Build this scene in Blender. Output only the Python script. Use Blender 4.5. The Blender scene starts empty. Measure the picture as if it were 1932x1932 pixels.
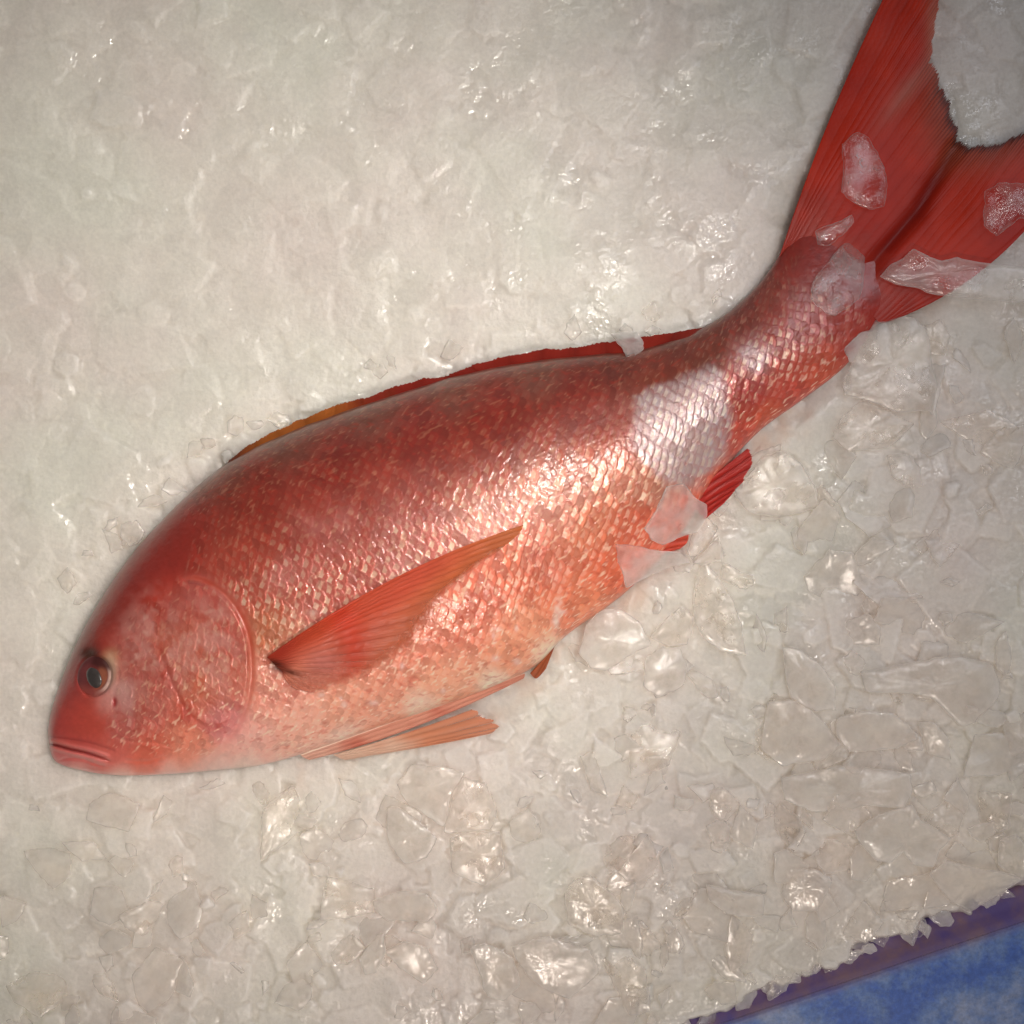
import bpy, math, random
import numpy as np
from mathutils import Vector, noise

random.seed(7)
rng = np.random.default_rng(7)
sc = bpy.context.scene
col = sc.collection

# ------------------------------------------------------------------ camera
FRAME = 0.60                 # metres of ice the frame spans
PXU = 1932.0                 # plan units across the frame
S = FRAME / PXU              # metres per plan unit
H = 0.95 / S                 # camera height in plan units
cam_d = bpy.data.cameras.new("camera")
cam = bpy.data.objects.new("camera", cam_d)
col.objects.link(cam)
cam.location = (0, 0, 0.95)
cam_d.sensor_width = 36
cam_d.lens = 36 * 0.95 / FRAME
cam_d.clip_start = 0.01
cam_d.clip_end = 100
sc.camera = cam

# ------------------------------------------------------------------ light
sc.cycles.max_bounces = 12
sc.cycles.diffuse_bounces = 8
sc.cycles.transmission_bounces = 8
sc.cycles.transparent_max_bounces = 24
sc.view_settings.view_transform = 'Standard'
sc.view_settings.look = 'None'
sc.view_settings.exposure = 0
sc.view_settings.gamma = 1
w = bpy.data.worlds.new("World")
sc.world = w
w.use_nodes = True
bg = w.node_tree.nodes['Background']
bg.inputs[0].default_value = (0.80, 0.78, 0.80, 1)
bg.inputs[1].default_value = 0.09


def lamp(name, kind, loc, target, power, color, **kw):
    d = bpy.data.lights.new(name, kind)
    d.energy = power
    d.color = color
    for k, v in kw.items():
        setattr(d, k, v)
    o = bpy.data.objects.new(name, d)
    o.location = loc
    o.rotation_euler = (Vector(target) - Vector(loc)).to_track_quat('-Z', 'Y').to_euler()
    col.objects.link(o)
    return o


def P0(x, y):
    return ((x - 966) * S, -(y - 966) * S)


# key lamp above right of the frame, thrown to the left: the upper right stays dim
lx, ly = P0(330, 740)
lamp("stall_lamp", 'SPOT', (0.27, 0.22, 1.35), (lx, ly, 0), 38, (1.0, 0.935, 0.82),
     spot_size=math.radians(35.5), spot_blend=1.0, shadow_soft_size=0.045)
lx, ly = P0(1000, 1680)
lamp("front_lamp", 'SPOT', (0.10, -0.80, 1.35), (lx, ly, 0), 32, (1.0, 0.865, 0.76),
     spot_size=math.radians(46), spot_blend=1.0, shadow_soft_size=0.04)
# bright source mirrored along the wet flank
lamp("glare_lamp", 'AREA', (0.40, 0.17, 1.2), (-0.02, 0.0, 0), 0.19, (1.0, 0.96, 0.95),
     spread=math.radians(44), shape='RECTANGLE', size=0.12, size_y=0.07)
# pale opening mirrored in the rear flank
lamp("opening_lamp", 'AREA', (0.78, 0.50, 1.2), (0.13, 0.05, 0), 0.48, (0.86, 0.90, 1.0),
     spread=math.radians(70), shape='RECTANGLE', size=0.42, size_y=0.62)
# low area light added beyond the top of the frame for sheen along the back
lamp("back_sheen_lamp", 'AREA', (0.0, 2.2, 0.75), (0.0, 0.1, 0), 2.2, (0.95, 0.96, 1.0),
     shape='RECTANGLE', size=2.6, size_y=1.0)


# ------------------------------------------------------------------ helpers
def tag(o, label=None, cat=None, group=None, kind=None):
    if label: o['label'] = label
    if cat: o['category'] = cat
    if group: o['group'] = group
    if kind: o['kind'] = kind
    return o


def lin(c):
    c = np.asarray(c, float) / 255.0
    return np.where(c <= 0.04045, c / 12.92, ((c + 0.055) / 1.055) ** 2.4)


def sstep(a, b, x):
    t = np.clip((x - a) / (b - a), 0, 1)
    return t * t * (3 - 2 * t)


def to_world(x, y, z):
    k = (H - z) / H * S
    return np.stack([(x - 966) * k, -(y - 966) * k, z * S], -1)


def mesh_grid(name, X, Y, Z, mat, colr=None, closed=False, parent=None, attrs=None, wrap=False, flip=False):
    """grid mesh (rows, cols) in plan units; wrap joins last col to the first"""
    n, m = X.shape
    co = to_world(X, Y, Z).reshape(-1, 3)
    i = np.arange(n - 1)[:, None]
    if wrap:
        j = np.arange(m)[None, :]
        jn = (j + 1) % m
    else:
        j = np.arange(m - 1)[None, :]
        jn = j + 1
    q = np.stack([i * m + j, i * m + jn, (i + 1) * m + jn, (i + 1) * m + j], -1).reshape(-1, 4)
    if flip:
        q = q[:, ::-1]
    return raw_mesh(name, co, q, mat, colr, parent, attrs)


def raw_mesh(name, co, q, mat, colr=None, parent=None, attrs=None):
    me = bpy.data.meshes.new(name)
    co = np.ascontiguousarray(co, dtype=np.float32)
    q = np.ascontiguousarray(q, dtype=np.int32)
    me.vertices.add(len(co))
    me.vertices.foreach_set('co', co.ravel())
    k = q.shape[1]
    me.loops.add(len(q) * k)
    me.loops.foreach_set('vertex_index', q.ravel())
    me.polygons.add(len(q))
    me.polygons.foreach_set('loop_start', np.arange(len(q), dtype=np.int32) * k)
    me.polygons.foreach_set('loop_total', np.full(len(q), k, dtype=np.int32))
    me.polygons.foreach_set('use_smooth', np.ones(len(q), dtype=bool))
    me.update(calc_edges=True)
    me.validate()
    if colr is not None:
        a = me.attributes.new('skin', 'FLOAT_COLOR', 'POINT')
        c = np.ones((len(co), 4), dtype=np.float32)
        c[:, :3] = colr.reshape(-1, 3)
        a.data.foreach_set('color', c.ravel())
    for k_, v in (attrs or {}).items():
        a = me.attributes.new(k_, 'FLOAT', 'POINT')
        a.data.foreach_set('value', np.ascontiguousarray(v.ravel(), dtype=np.float32))
    me.materials.append(mat)
    o = bpy.data.objects.new(name, me)
    col.objects.link(o)
    if parent: o.parent = parent
    return o


def catmull(pts, ts):
    """pts (k,d); ts in 0..k-1"""
    pts = np.asarray(pts, float)
    k = len(pts)
    ts = np.clip(ts, 0, k - 1 - 1e-9)
    i = ts.astype(int)
    f = (ts - i)[:, None] if pts.ndim == 2 else (ts - i)
    g = lambda a: pts[np.clip(a, 0, k - 1)]
    p0, p1, p2, p3 = g(i - 1), g(i), g(i + 1), g(i + 2)
    return 0.5 * (2 * p1 + (p2 - p0) * f + (2 * p0 - 5 * p1 + 4 * p2 - p3) * f ** 2 + (3 * p1 - p0 - 3 * p2 + p3) * f ** 3)


def dist_poly(X, Y, pts, signed=False):
    """distance to an open polyline; signed by the side (left of travel > 0 in y-down plan)"""
    best = np.full(X.shape, 1e9)
    side = np.zeros(X.shape)
    tt = np.zeros(X.shape)
    pts = np.asarray(pts, float)
    n = len(pts) - 1
    for a in range(n):
        ax, ay = pts[a]; bx, by = pts[a + 1]
        dx, dy = bx - ax, by - ay
        t = np.clip(((X - ax) * dx + (Y - ay) * dy) / (dx * dx + dy * dy), 0, 1)
        ex, ey = X - ax - t * dx, Y - ay - t * dy
        d = np.hypot(ex, ey)
        m = d < best
        best = np.where(m, d, best)
        side = np.where(m, np.sign(dx * (Y - ay) - dy * (X - ax)), side)
        tt = np.where(m, (a + t) / n, tt)
    return (best, side, tt) if signed else best


def in_poly(X, Y, pts):
    c = np.zeros(X.shape, bool)
    n = len(pts)
    for i in range(n):
        x1, y1 = pts[i]; x2, y2 = pts[(i + 1) % n]
        if y1 == y2: continue
        cond = ((y1 > Y) != (y2 > Y)) & (X < (x2 - x1) * (Y - y1) / (y2 - y1) + x1)
        c ^= cond
    return c


def vnoise(X, Y, scale, seed=0):
    """value noise, smooth, about -1..1"""
    r = np.random.default_rng(seed)
    N = 256
    T = r.uniform(-1, 1, (N, N))
    x, y = X / scale + 37.3, Y / scale + 91.7
    ix, iy = np.floor(x).astype(int), np.floor(y).astype(int)
    fx, fy = x - ix, y - iy
    fx = fx * fx * (3 - 2 * fx); fy = fy * fy * (3 - 2 * fy)
    g = lambda a, b: T[b % N, a % N]
    return (g(ix, iy) * (1 - fx) + g(ix + 1, iy) * fx) * (1 - fy) + (g(ix, iy + 1) * (1 - fx) + g(ix + 1, iy + 1) * fx) * fy


def fbm(X, Y, scale, seed=0, oct=4):
    s = 0; a = 1; t = 0
    for k in range(oct):
        s = s + a * vnoise(X, Y, scale / 2 ** k, seed + k * 13)
        t += a; a *= 0.55
    return s / t


# ------------------------------------------------------------------ materials
def new_mat(name):
    m = bpy.data.materials.new(name)
    m.use_nodes = True
    nt = m.node_tree
    nt.nodes.clear()
    out = nt.nodes.new('ShaderNodeOutputMaterial')
    return m, nt, out


def N(nt, typ, **kw):
    n = nt.nodes.new(typ)
    for k, v in kw.items():
        if k == 'props':
            for a, b in v.items(): setattr(n, a, b)
        else:
            n.inputs[k.replace('_', ' ')].default_value = v
    return n


def noise_node(nt, scale, detail=4, rough=0.6, coord=None):
    n = nt.nodes.new('ShaderNodeTexNoise')
    n.inputs['Scale'].default_value = scale
    n.inputs['Detail'].default_value = detail
    n.inputs['Roughness'].default_value = rough
    if coord is not None: nt.links.new(coord, n.inputs['Vector'])
    return n


def bump(nt, height, strength, dist, normal=None):
    b = nt.nodes.new('ShaderNodeBump')
    b.inputs['Strength'].default_value = strength
    b.inputs['Distance'].default_value = dist
    nt.links.new(height, b.inputs['Height'])
    if normal is not None: nt.links.new(normal, b.inputs['Normal'])
    return b


def skin_material():
    m, nt, out = new_mat('wet_fish_skin')
    at = nt.nodes.new('ShaderNodeAttribute'); at.attribute_name = 'skin'
    ga = nt.nodes.new('ShaderNodeAttribute'); ga.attribute_name = 'silver_reflection'
    tc = nt.nodes.new('ShaderNodeTexCoord')
    n1 = noise_node(nt, 900, 3, 0.6, tc.outputs['Object'])
    n2 = noise_node(nt, 260, 4, 0.6, tc.outputs['Object'])
    b1 = bump(nt, n1.outputs[0], 0.35, 0.0002)
    b2 = bump(nt, n2.outputs[0], 0.5, 0.0006, b1.outputs[0])
    bc = bump(nt, n2.outputs[0], 0.35, 0.0005)
    p = N(nt, 'ShaderNodeBsdfPrincipled')
    hs = nt.nodes.new('ShaderNodeMixRGB'); hs.blend_type = 'MULTIPLY'
    hs.inputs[0].default_value = 0.25
    nt.links.new(at.outputs['Color'], hs.inputs[1])
    nt.links.new(n2.outputs[1], hs.inputs[2])
    nt.links.new(at.outputs['Color'], p.inputs['Base Color'])
    nt.links.new(ga.outputs['Fac'], p.inputs['Metallic'])
    p.inputs['Roughness'].default_value = 0.42
    p.inputs['Subsurface Weight'].default_value = 0.12
    p.inputs['Subsurface Radius'].default_value = (1.0, 0.35, 0.2)
    p.inputs['Subsurface Scale'].default_value = 0.002
    p.inputs['Coat Weight'].default_value = 0.75
    p.inputs['Coat Roughness'].default_value = 0.17
    p.inputs['Coat IOR'].default_value = 1.38
    nt.links.new(b2.outputs[0], p.inputs['Normal'])
    nt.links.new(bc.outputs[0], p.inputs['Coat Normal'])
    nt.links.new(p.outputs[0], out.inputs[0])
    return m


def fin_material(name, use_alpha=True, rough=0.35):
    m, nt, out = new_mat(name)
    at = nt.nodes.new('ShaderNodeAttribute'); at.attribute_name = 'skin'
    al = nt.nodes.new('ShaderNodeAttribute'); al.attribute_name = 'fullness'
    p = N(nt, 'ShaderNodeBsdfPrincipled')
    nt.links.new(at.outputs['Color'], p.inputs['Base Color'])
    p.inputs['Roughness'].default_value = rough
    p.inputs['Coat Weight'].default_value = 0.03
    p.inputs['Coat Roughness'].default_value = 0.2
    p.inputs['Specular IOR Level'].default_value = 0.15
    tc = nt.nodes.new('ShaderNodeTexCoord')
    n1 = noise_node(nt, 500, 3, 0.6, tc.outputs['Object'])
    b = bump(nt, n1.outputs[0], 0.4, 0.0003)
    nt.links.new(b.outputs[0], p.inputs['Normal'])
    t = nt.nodes.new('ShaderNodeBsdfTransparent')
    mx = nt.nodes.new('ShaderNodeMixShader')
    nt.links.new(al.outputs['Fac'], mx.inputs[0])
    nt.links.new(t.outputs[0], mx.inputs[1])
    nt.links.new(p.outputs[0], mx.inputs[2])
    nt.links.new(mx.outputs[0], out.inputs[0])
    return m


def ice_bed_material():
    m, nt, out = new_mat('packed_ice')
    tc = nt.nodes.new('ShaderNodeTexCoord')
    o = tc.outputs['Object']
    tint = noise_node(nt, 9, 3, 0.5, o)
    fine = noise_node(nt, 160, 4, 0.65, o)
    cr = nt.nodes.new('ShaderNodeValToRGB')
    cr.color_ramp.elements[0].position = 0.35; cr.color_ramp.elements[0].color = (0.785, 0.72, 0.67, 1)
    cr.color_ramp.elements[1].position = 0.65; cr.color_ramp.elements[1].color = (0.775, 0.758, 0.685, 1)
    nt.links.new(tint.outputs[0], cr.inputs[0])
    p = N(nt, 'ShaderNodeBsdfPrincipled')
    fa = nt.nodes.new('ShaderNodeAttribute'); fa.attribute_name = 'flake_tone_rimlight'
    fm = nt.nodes.new('ShaderNodeMapRange'); nt.links.new(fa.outputs['Fac'], fm.inputs[0])
    fm.inputs[1].default_value = -1; fm.inputs[2].default_value = 1.4; fm.inputs[3].default_value = 0.86; fm.inputs[4].default_value = 1.13
    vm = nt.nodes.new('ShaderNodeVectorMath'); vm.operation = 'SCALE'
    sp = noise_node(nt, 420, 2, 0.6, o)
    sm_ = nt.nodes.new('ShaderNodeMapRange'); nt.links.new(sp.outputs[0], sm_.inputs[0])
    sm_.inputs[1].default_value = 0.3; sm_.inputs[2].default_value = 0.7; sm_.inputs[3].default_value = 0.95; sm_.inputs[4].default_value = 1.05
    v0 = nt.nodes.new('ShaderNodeVectorMath'); v0.operation = 'SCALE'
    nt.links.new(cr.outputs[0], v0.inputs[0]); nt.links.new(sm_.outputs[0], v0.inputs['Scale'])
    nt.links.new(v0.outputs[0], vm.inputs[0]); nt.links.new(fm.outputs[0], vm.inputs['Scale'])
    st = nt.nodes.new('ShaderNodeAttribute'); st.attribute_name = 'stain'
    sx_ = nt.nodes.new('ShaderNodeMath'); sx_.operation = 'MULTIPLY'; sx_.inputs[1].default_value = 0.45
    nt.links.new(st.outputs['Fac'], sx_.inputs[0])
    mxs = nt.nodes.new('ShaderNodeMixRGB'); mxs.inputs[2].default_value = (0.72, 0.50, 0.36, 1)
    nt.links.new(sx_.outputs[0], mxs.inputs[0]); nt.links.new(vm.outputs[0], mxs.inputs[1])
    nt.links.new(mxs.outputs[0], p.inputs['Base Color'])
    p.inputs['Subsurface Weight'].default_value = 1.0
    p.inputs['Subsurface Radius'].default_value = (1.0, 1.0, 1.0)
    p.inputs['Subsurface Scale'].default_value = 0.019
    p.inputs['IOR'].default_value = 1.42
    # wet glints: fine relief, patchy
    g = noise_node(nt, 300, 2, 0.5, o)
    rr = nt.nodes.new('ShaderNodeMapRange')
    pt = noise_node(nt, 28, 3, 0.6, o)
    nt.links.new(pt.outputs[0], rr.inputs[0])
    rr.inputs[1].default_value = 0.50; rr.inputs[2].default_value = 0.60
    rr.inputs[3].default_value = 0.42; rr.inputs[4].default_value = 0.09
    nt.links.new(rr.outputs[0], p.inputs['Roughness'])
    b1 = bump(nt, fine.outputs[0], 0.6, 0.0006)
    b2 = bump(nt, g.outputs[0], 1.0, 0.0006, b1.outputs[0])
    nt.links.new(b2.outputs[0], p.inputs['Normal'])
    nt.links.new(p.outputs[0], out.inputs[0])
    return m


def shard_material(name, clear, tint=(0.80, 0.78, 0.74), rimw=0.35):
    """clear: how much one sees through each face of the flake, looking straight in"""
    m, nt, out = new_mat(name)
    tc = nt.nodes.new('ShaderNodeTexCoord')
    o = tc.outputs['Object']
    fine = noise_node(nt, 200, 4, 0.6, o)
    g = noise_node(nt, 560, 2, 0.5, o)
    b1 = bump(nt, fine.outputs[0], 0.5, 0.0006)
    b2 = bump(nt, g.outputs[0], 0.5, 0.0003, b1.outputs[0])
    df_ = nt.nodes.new('ShaderNodeBsdfDiffuse'); df_.inputs[0].default_value = (*tint, 1)
    tr = nt.nodes.new('ShaderNodeBsdfTranslucent'); tr.inputs[0].default_value = (*[min(1, c * 1.12) for c in tint], 1)
    m1 = N(nt, 'ShaderNodeBsdfPrincipled')
    m1.inputs['Base Color'].default_value = (*tint, 1)
    m1.inputs['Subsurface Weight'].default_value = 1.0
    m1.inputs['Subsurface Radius'].default_value = (1, 1, 1)
    m1.inputs['Subsurface Scale'].default_value = 0.004
    m1.inputs['Specular IOR Level'].default_value = 0.0
    nt.nodes.remove(df_); nt.nodes.remove(tr)
    tp = nt.nodes.new('ShaderNodeBsdfTransparent'); tp.inputs[0].default_value = (0.995, 0.985, 0.975, 1)
    lw = nt.nodes.new('ShaderNodeLayerWeight'); lw.inputs[0].default_value = rimw
    cl = noise_node(nt, 70, 4, 0.6, o)
    mr = nt.nodes.new('ShaderNodeMapRange')
    nt.links.new(cl.outputs[0], mr.inputs[0])
    mr.inputs[1].default_value = 0.3; mr.inputs[2].default_value = 0.7
    mr.inputs[3].default_value = clear - 0.12; mr.inputs[4].default_value = clear + 0.12
    inv = nt.nodes.new('ShaderNodeMath'); inv.operation = 'SUBTRACT'; inv.inputs[0].default_value = 1.0
    nt.links.new(lw.outputs['Facing'], inv.inputs[1])
    mu = nt.nodes.new('ShaderNodeMath'); mu.operation = 'MULTIPLY'; mu.use_clamp = True
    nt.links.new(inv.outputs[0], mu.inputs[0]); nt.links.new(mr.outputs[0], mu.inputs[1])
    mx = nt.nodes.new('ShaderNodeMixShader')
    nt.links.new(mu.outputs[0], mx.inputs[0])
    nt.links.new(m1.outputs[0], mx.inputs[1]); nt.links.new(tp.outputs[0], mx.inputs[2])
    gs = nt.nodes.new('ShaderNodeBsdfGlossy'); gs.inputs['Roughness'].default_value = 0.11
    nt.links.new(b2.outputs[0], gs.inputs['Normal'])
    fr = nt.nodes.new('ShaderNodeFresnel'); fr.inputs[0].default_value = 1.38
    m3 = nt.nodes.new('ShaderNodeMixShader')
    fc = nt.nodes.new('ShaderNodeMath'); fc.operation = 'MINIMUM'; fc.inputs[1].default_value = 0.045
    nt.links.new(fr.outputs[0], fc.inputs[0]); nt.links.new(fc.outputs[0], m3.inputs[0])
    nt.links.new(mx.outputs[0], m3.inputs[1]); nt.links.new(gs.outputs[0], m3.inputs[2])
    nt.links.new(m3.outputs[0], out.inputs[0])
    return m


# ------------------------------------------------------------------ fish outline
D = [(90, 1378), (96, 1342), (117, 1278), (145, 1210), (188, 1133), (248, 1046), (325, 962), (408, 888), (500, 834), (612, 788),
     (732, 748), (860, 709), (980, 684), (1100, 669), (1200, 659), (1290, 633), (1362, 597), (1420, 548), (1456, 504), (1478, 464), (1494, 428), (1512, 392)]
V = [(91, 1394), (104, 1436), (160, 1455), (225, 1463), (310, 1461), (400, 1454), (500, 1442), (610, 1410), (710, 1375), (812, 1341),
     (912, 1304), (1008, 1258), (1070, 1198), (1180, 1118), (1280, 1014), (1352, 905), (1428, 818), (1510, 757), (1592, 693), (1656, 612), (1694, 574), (1724, 540)]
T = [6, 40, 68, 92, 114, 130, 141, 148, 152, 152, 149, 141, 130, 115, 98, 82, 68, 55, 43, 31, 22, 13]
D = np.array(D, float); V = np.array(V, float); T = np.array(T, float)
fish_poly = [tuple(p) for p in D] + [tuple(p) for p in V[::-1]]

caud_trail = [(1700, -70), (1768, -60), (1771, 0), (1764, 50), (1757, 100), (1768, 140), (1786, 180), (1800, 222), (1810, 262), (1830, 274), (1870, 271),
              (1905, 262), (1935, 247), (1990, 222), (2050, 205), (2040, 262), (1990, 335)]
caud_poly = [(1490, 430), (1525, 355), (1560, 290), (1600, 190), (1640, 95), (1700, -70)] + caud_trail[1:] + [(1932, 385), (1860, 455), (1790, 495), (1742, 548), (1690, 597)]

fish = bpy.data.objects.new('fish', None)
col.objects.link(fish)
fish.location = (0, 0, 0)
tag(fish, 'whole red snapper with silvery scaled flank lying on its side on crushed ice', 'fish')

m_skin = skin_material()

# body grid
NS, NT, NB = 1150, 520, 90
k = len(D) - 1
# stations denser where the fish is long
ts = np.linspace(0, k, 4000)
Dc, Vc = catmull(D, ts), catmull(V, ts)
Mc = (Dc + Vc) / 2
L = np.concatenate([[0], np.cumsum(np.hypot(*np.diff(Mc, axis=0).T) + 0.15)])
tt = np.interp(np.linspace(0, L[-1], NS), L, ts)
Dc, Vc, Tc = catmull(D, tt), catmull(V, tt), catmull(T, tt)
Mc = (Dc + Vc) / 2
ulen = np.concatenate([[0], np.cumsum(np.hypot(*np.diff(Mc, axis=0).T))])
th = np.concatenate([np.linspace(0, math.pi, NT), np.linspace(math.pi, 2 * math.pi, NB + 2)[1:-1]])
cs, sn = np.cos(th), np.sin(th)
half = (Dc - Vc) / 2
X = Mc[:, 0:1] + half[:, 0:1] * cs
Y = Mc[:, 1:2] + half[:, 1:2] * cs
# slightly fuller than an ellipse on top
prof = np.sign(sn) * np.abs(sn) ** 0.92
Z = Tc[:, None] * prof
Z = np.where(sn < 0, Z * 0.6, Z)
TH = np.broadcast_to(th, X.shape)
TP = np.broadcast_to(tt[:, None], X.shape)
top = (sn >= 0)[None, :] * np.ones((NS, 1), bool)
U = np.broadcast_to(ulen[:, None], X.shape)
hh = np.hypot(half[:, 0], half[:, 1])[:, None]
Wd = (TH - math.pi / 2) * (hh * 0.55 + Tc[:, None] * 0.45)          # arc distance across the flank from the ridge, dorsal < 0
Wn = -np.cos(TH)   # -1 dorsal .. 1 ventral

# ---- head relief
Hd = np.zeros_like(X)
operc = catmull(np.array([(338, 1100), (372, 1100), (410, 1118), (440, 1150), (460, 1192), (468, 1240), (467, 1290), (457, 1338), (432, 1385), (398, 1425), (360, 1452)]), np.linspace(0, 10, 60))
d, s, q = dist_poly(X, Y, operc, True)          # s>0 : inside? resolved below
inside_op = np.where(s > 0, 1, -1)
endf = sstep(0, 0.12, q) * (1 - 0.6 * sstep(0.85, 1, q))
sd = d * inside_op                               # travel goes clockwise on screen: right-hand side (head) positive
edge_op = endf * np.exp(-(d / 60) ** 2)
Hd += endf * (1 - 0.5 * sstep(0.45, 0.9, q)) * (3.6 * sstep(-1.5, 3.0, sd) * np.exp(-np.clip(sd, 0, None) / 45) - 3.2 * np.exp(-((sd + 6) / 4.5) ** 2))
preop = catmull(np.array([(292, 1190), (300, 1225), (313, 1262), (330, 1300), (350, 1338), (376, 1364), (405, 1373), (435, 1368)]), np.linspace(0, 7, 40))
d2, s2, q2 = dist_poly(X, Y, preop, True)
e2 = sstep(0, 0.2, q2) * (1 - sstep(0.9, 1, q2))
Hd += e2 * (-1.0 * np.exp(-(d2 / 5) ** 2) + 0.5 * np.exp(-((d2 - 9) / 6) ** 2) * (s2 < 0))
# lips and mouth
lip1 = catmull(np.array([(84, 1391), (105, 1391), (140, 1396), (175, 1403), (215, 1416)]), np.linspace(0, 4, 30))
gape = catmull(np.array([(82, 1403), (105, 1406), (130, 1413), (165, 1421), (195, 1431), (212, 1438)]), np.linspace(0, 5, 30))
lip3 = catmull(np.array([(108, 1437), (125, 1431), (148, 1431), (170, 1437), (192, 1445)]), np.linspace(0, 4, 30))
dl1, _, ql1 = dist_poly(X, Y, lip1, True)
dg, _, qg = dist_poly(X, Y, gape, True)
dl3, _, ql3 = dist_poly(X, Y, lip3, True)
Hd += -2.6 * np.exp(-(dl1 / 3.2) ** 2) * (1 - 0.6 * ql1)
Hd += -6.0 * np.exp(-(dg / 2.2) ** 2) * (1 - sstep(0.7, 1, qg)) + 4.2 * np.exp(-((dg - 7) / 4.5) ** 2) * (1 - sstep(0.7, 1, qg))
Hd += -2.6 * np.exp(-(dl3 / 3.0) ** 2)
maxl = catmull(np.array([(222, 1392), (255, 1400), (295, 1402), (322, 1412), (312, 1425), (280, 1436), (240, 1436)]), np.linspace(0, 6, 40))
dm = dist_poly(X, Y, maxl)
Hd += -1.5 * np.exp(-(dm / 3.5) ** 2)
# eye socket
EX, EY = 180.0, 1276.0
ang = math.radians(15)
ex = (X - EX) * math.cos(ang) + (Y - EY) * math.sin(ang)
ey = -(X - EX) * math.sin(ang) + (Y - EY) * math.cos(ang)
er = np.hypot(ex / 34, ey / 41)
Hd += -12 * (1 - sstep(0.80, 1.0, er)) + 1.2 * np.exp(-((er - 1.13) / 0.12) ** 2)
# groove across the cheek from the eye, nostril
Hd += -4 * np.exp(-(((X - 216) / 5) ** 2 + ((Y - 1325) / 11) ** 2))
# hollow above the eye
Hd += -5 * np.exp(-(((X - 168) / 13) ** 2 + ((Y - 1233) / 12) ** 2))
# belly seam and pocket behind the pectoral base
Hd += -7 * np.exp(-(((X - 520) / 26) ** 2 + ((Y - 1258) / 14) ** 2))
Hd += 3.0 * fbm(X, Y, 150, 5, 3) * sstep(1.0, 4, TP)

# ---- scales
snout = np.array([(60, 1460), (60, 1300), (110, 1130), (200, 980), (300, 900), (380, 1000), (360, 1090), (240, 1180), (228, 1240), (226, 1300), (215, 1400), (330, 1420), (330, 1500), (100, 1500)])
bare = in_poly(X, Y, snout)
db = dist_poly(X, Y, np.vstack([snout, snout[:1]]))
bare_f = np.where(bare, sstep(0, 26, db), 0.0)
throat = np.exp(-((np.clip(1440 - Y, 0, None)) / 26) ** 2) * (X < 520)
band = np.exp(-((sd + 9) / 10) ** 2) * endf                         # membrane behind the gill cover
amp = (1 - bare_f) * (1 - 0.85 * throat) * (1 - 0.9 * band)
headscale = sstep(0, 8, sd) * (X < 500)
amp *= np.where(X < 240, 0.7, 1.0)
edge_fade = sstep(0.0, 0.22, np.minimum(TH, math.pi - TH)) * top
amp = amp * edge_fade * (1 - sstep(18.9, 19.8, TP))
tailf = sstep(17.0, 19.6, TP)
A, B = 22.5, 12.5                     # spacing along the fish, half-spacing across
jx = 2.6 * vnoise(X, Y, 30, 71) + 1.6 * vnoise(X, Y, 13, 73); jy = 2.0 * vnoise(X, Y, 28, 72) + 1.3 * vnoise(X, Y, 12, 74)
shr = 1 - 0.28 * sstep(13, 19, TP)
uu = (U + jx) / A
ww = (Wd * 1.0 + jy) / B / shr
uu = np.where(X < 470, uu * 1.18, uu)
best = np.full(X.shape, -9.0); idr = np.zeros(X.shape); du_b = np.zeros(X.shape); dw_b = np.zeros(X.shape)
iw0 = np.floor(ww).astype(int)
Rtab = np.random.default_rng(5).uniform(0, 1, (512, 512))
for a in (-1, 0, 1, 2):
    iw = iw0 + a
    off = (iw % 2) * 0.5
    iu0 = np.floor(uu - off).astype(int)
    for b in (-1, 0, 1):
        iu = iu0 + b
        du = uu - (iu + off); dw = (ww - iw)
        rr = (du / 0.78) ** 2 + (dw / 1.18) ** 2
        h = np.where(rr < 1, du + 0.02, -9)
        m_ = h > best
        best = np.where(m_, h, best)
        idr = np.where(m_, Rtab[iw % 512, iu % 512], idr)
        du_b = np.where(m_, du, du_b); dw_b = np.where(m_, dw, dw_b)
best = np.clip(best, -0.8, 0.8)
scale_h = best * (0.85 + 0.5 * idr)
Hs = amp * 1.1 * scale_h + amp * 1.5 * (idr - 0.5) * dw_b
crin = 1 - np.abs(vnoise(U + 6 * vnoise(X, Y, 14, 90), Wd, 6.5, 91)) * 2
crin2 = vnoise(U * 0.5, Wd + 5 * vnoise(X, Y, 10, 93), 4.5, 92)
rear = 0.30 + 0.70 * sstep(-0.55, 0.0, Wn)
Hs *= rear
Hs += rear * amp * (0.40 * crin * 0.5 + 0.30 * crin2 * 0.7)
Hs *= (1 - 0.5 * tailf) * (1 - 0.35 * headscale)
# wrinkles on the smooth head and cheek
Hs += bare_f * (0.7 * fbm(X, Y, 26, 9, 3) + 0.22 * vnoise(X, Y, 5, 19))
Z2 = Z + np.where(top, Hd + Hs, 0) * sstep(0, 0.16, np.minimum(TH, math.pi - TH))
Ztop = Z2

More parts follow.
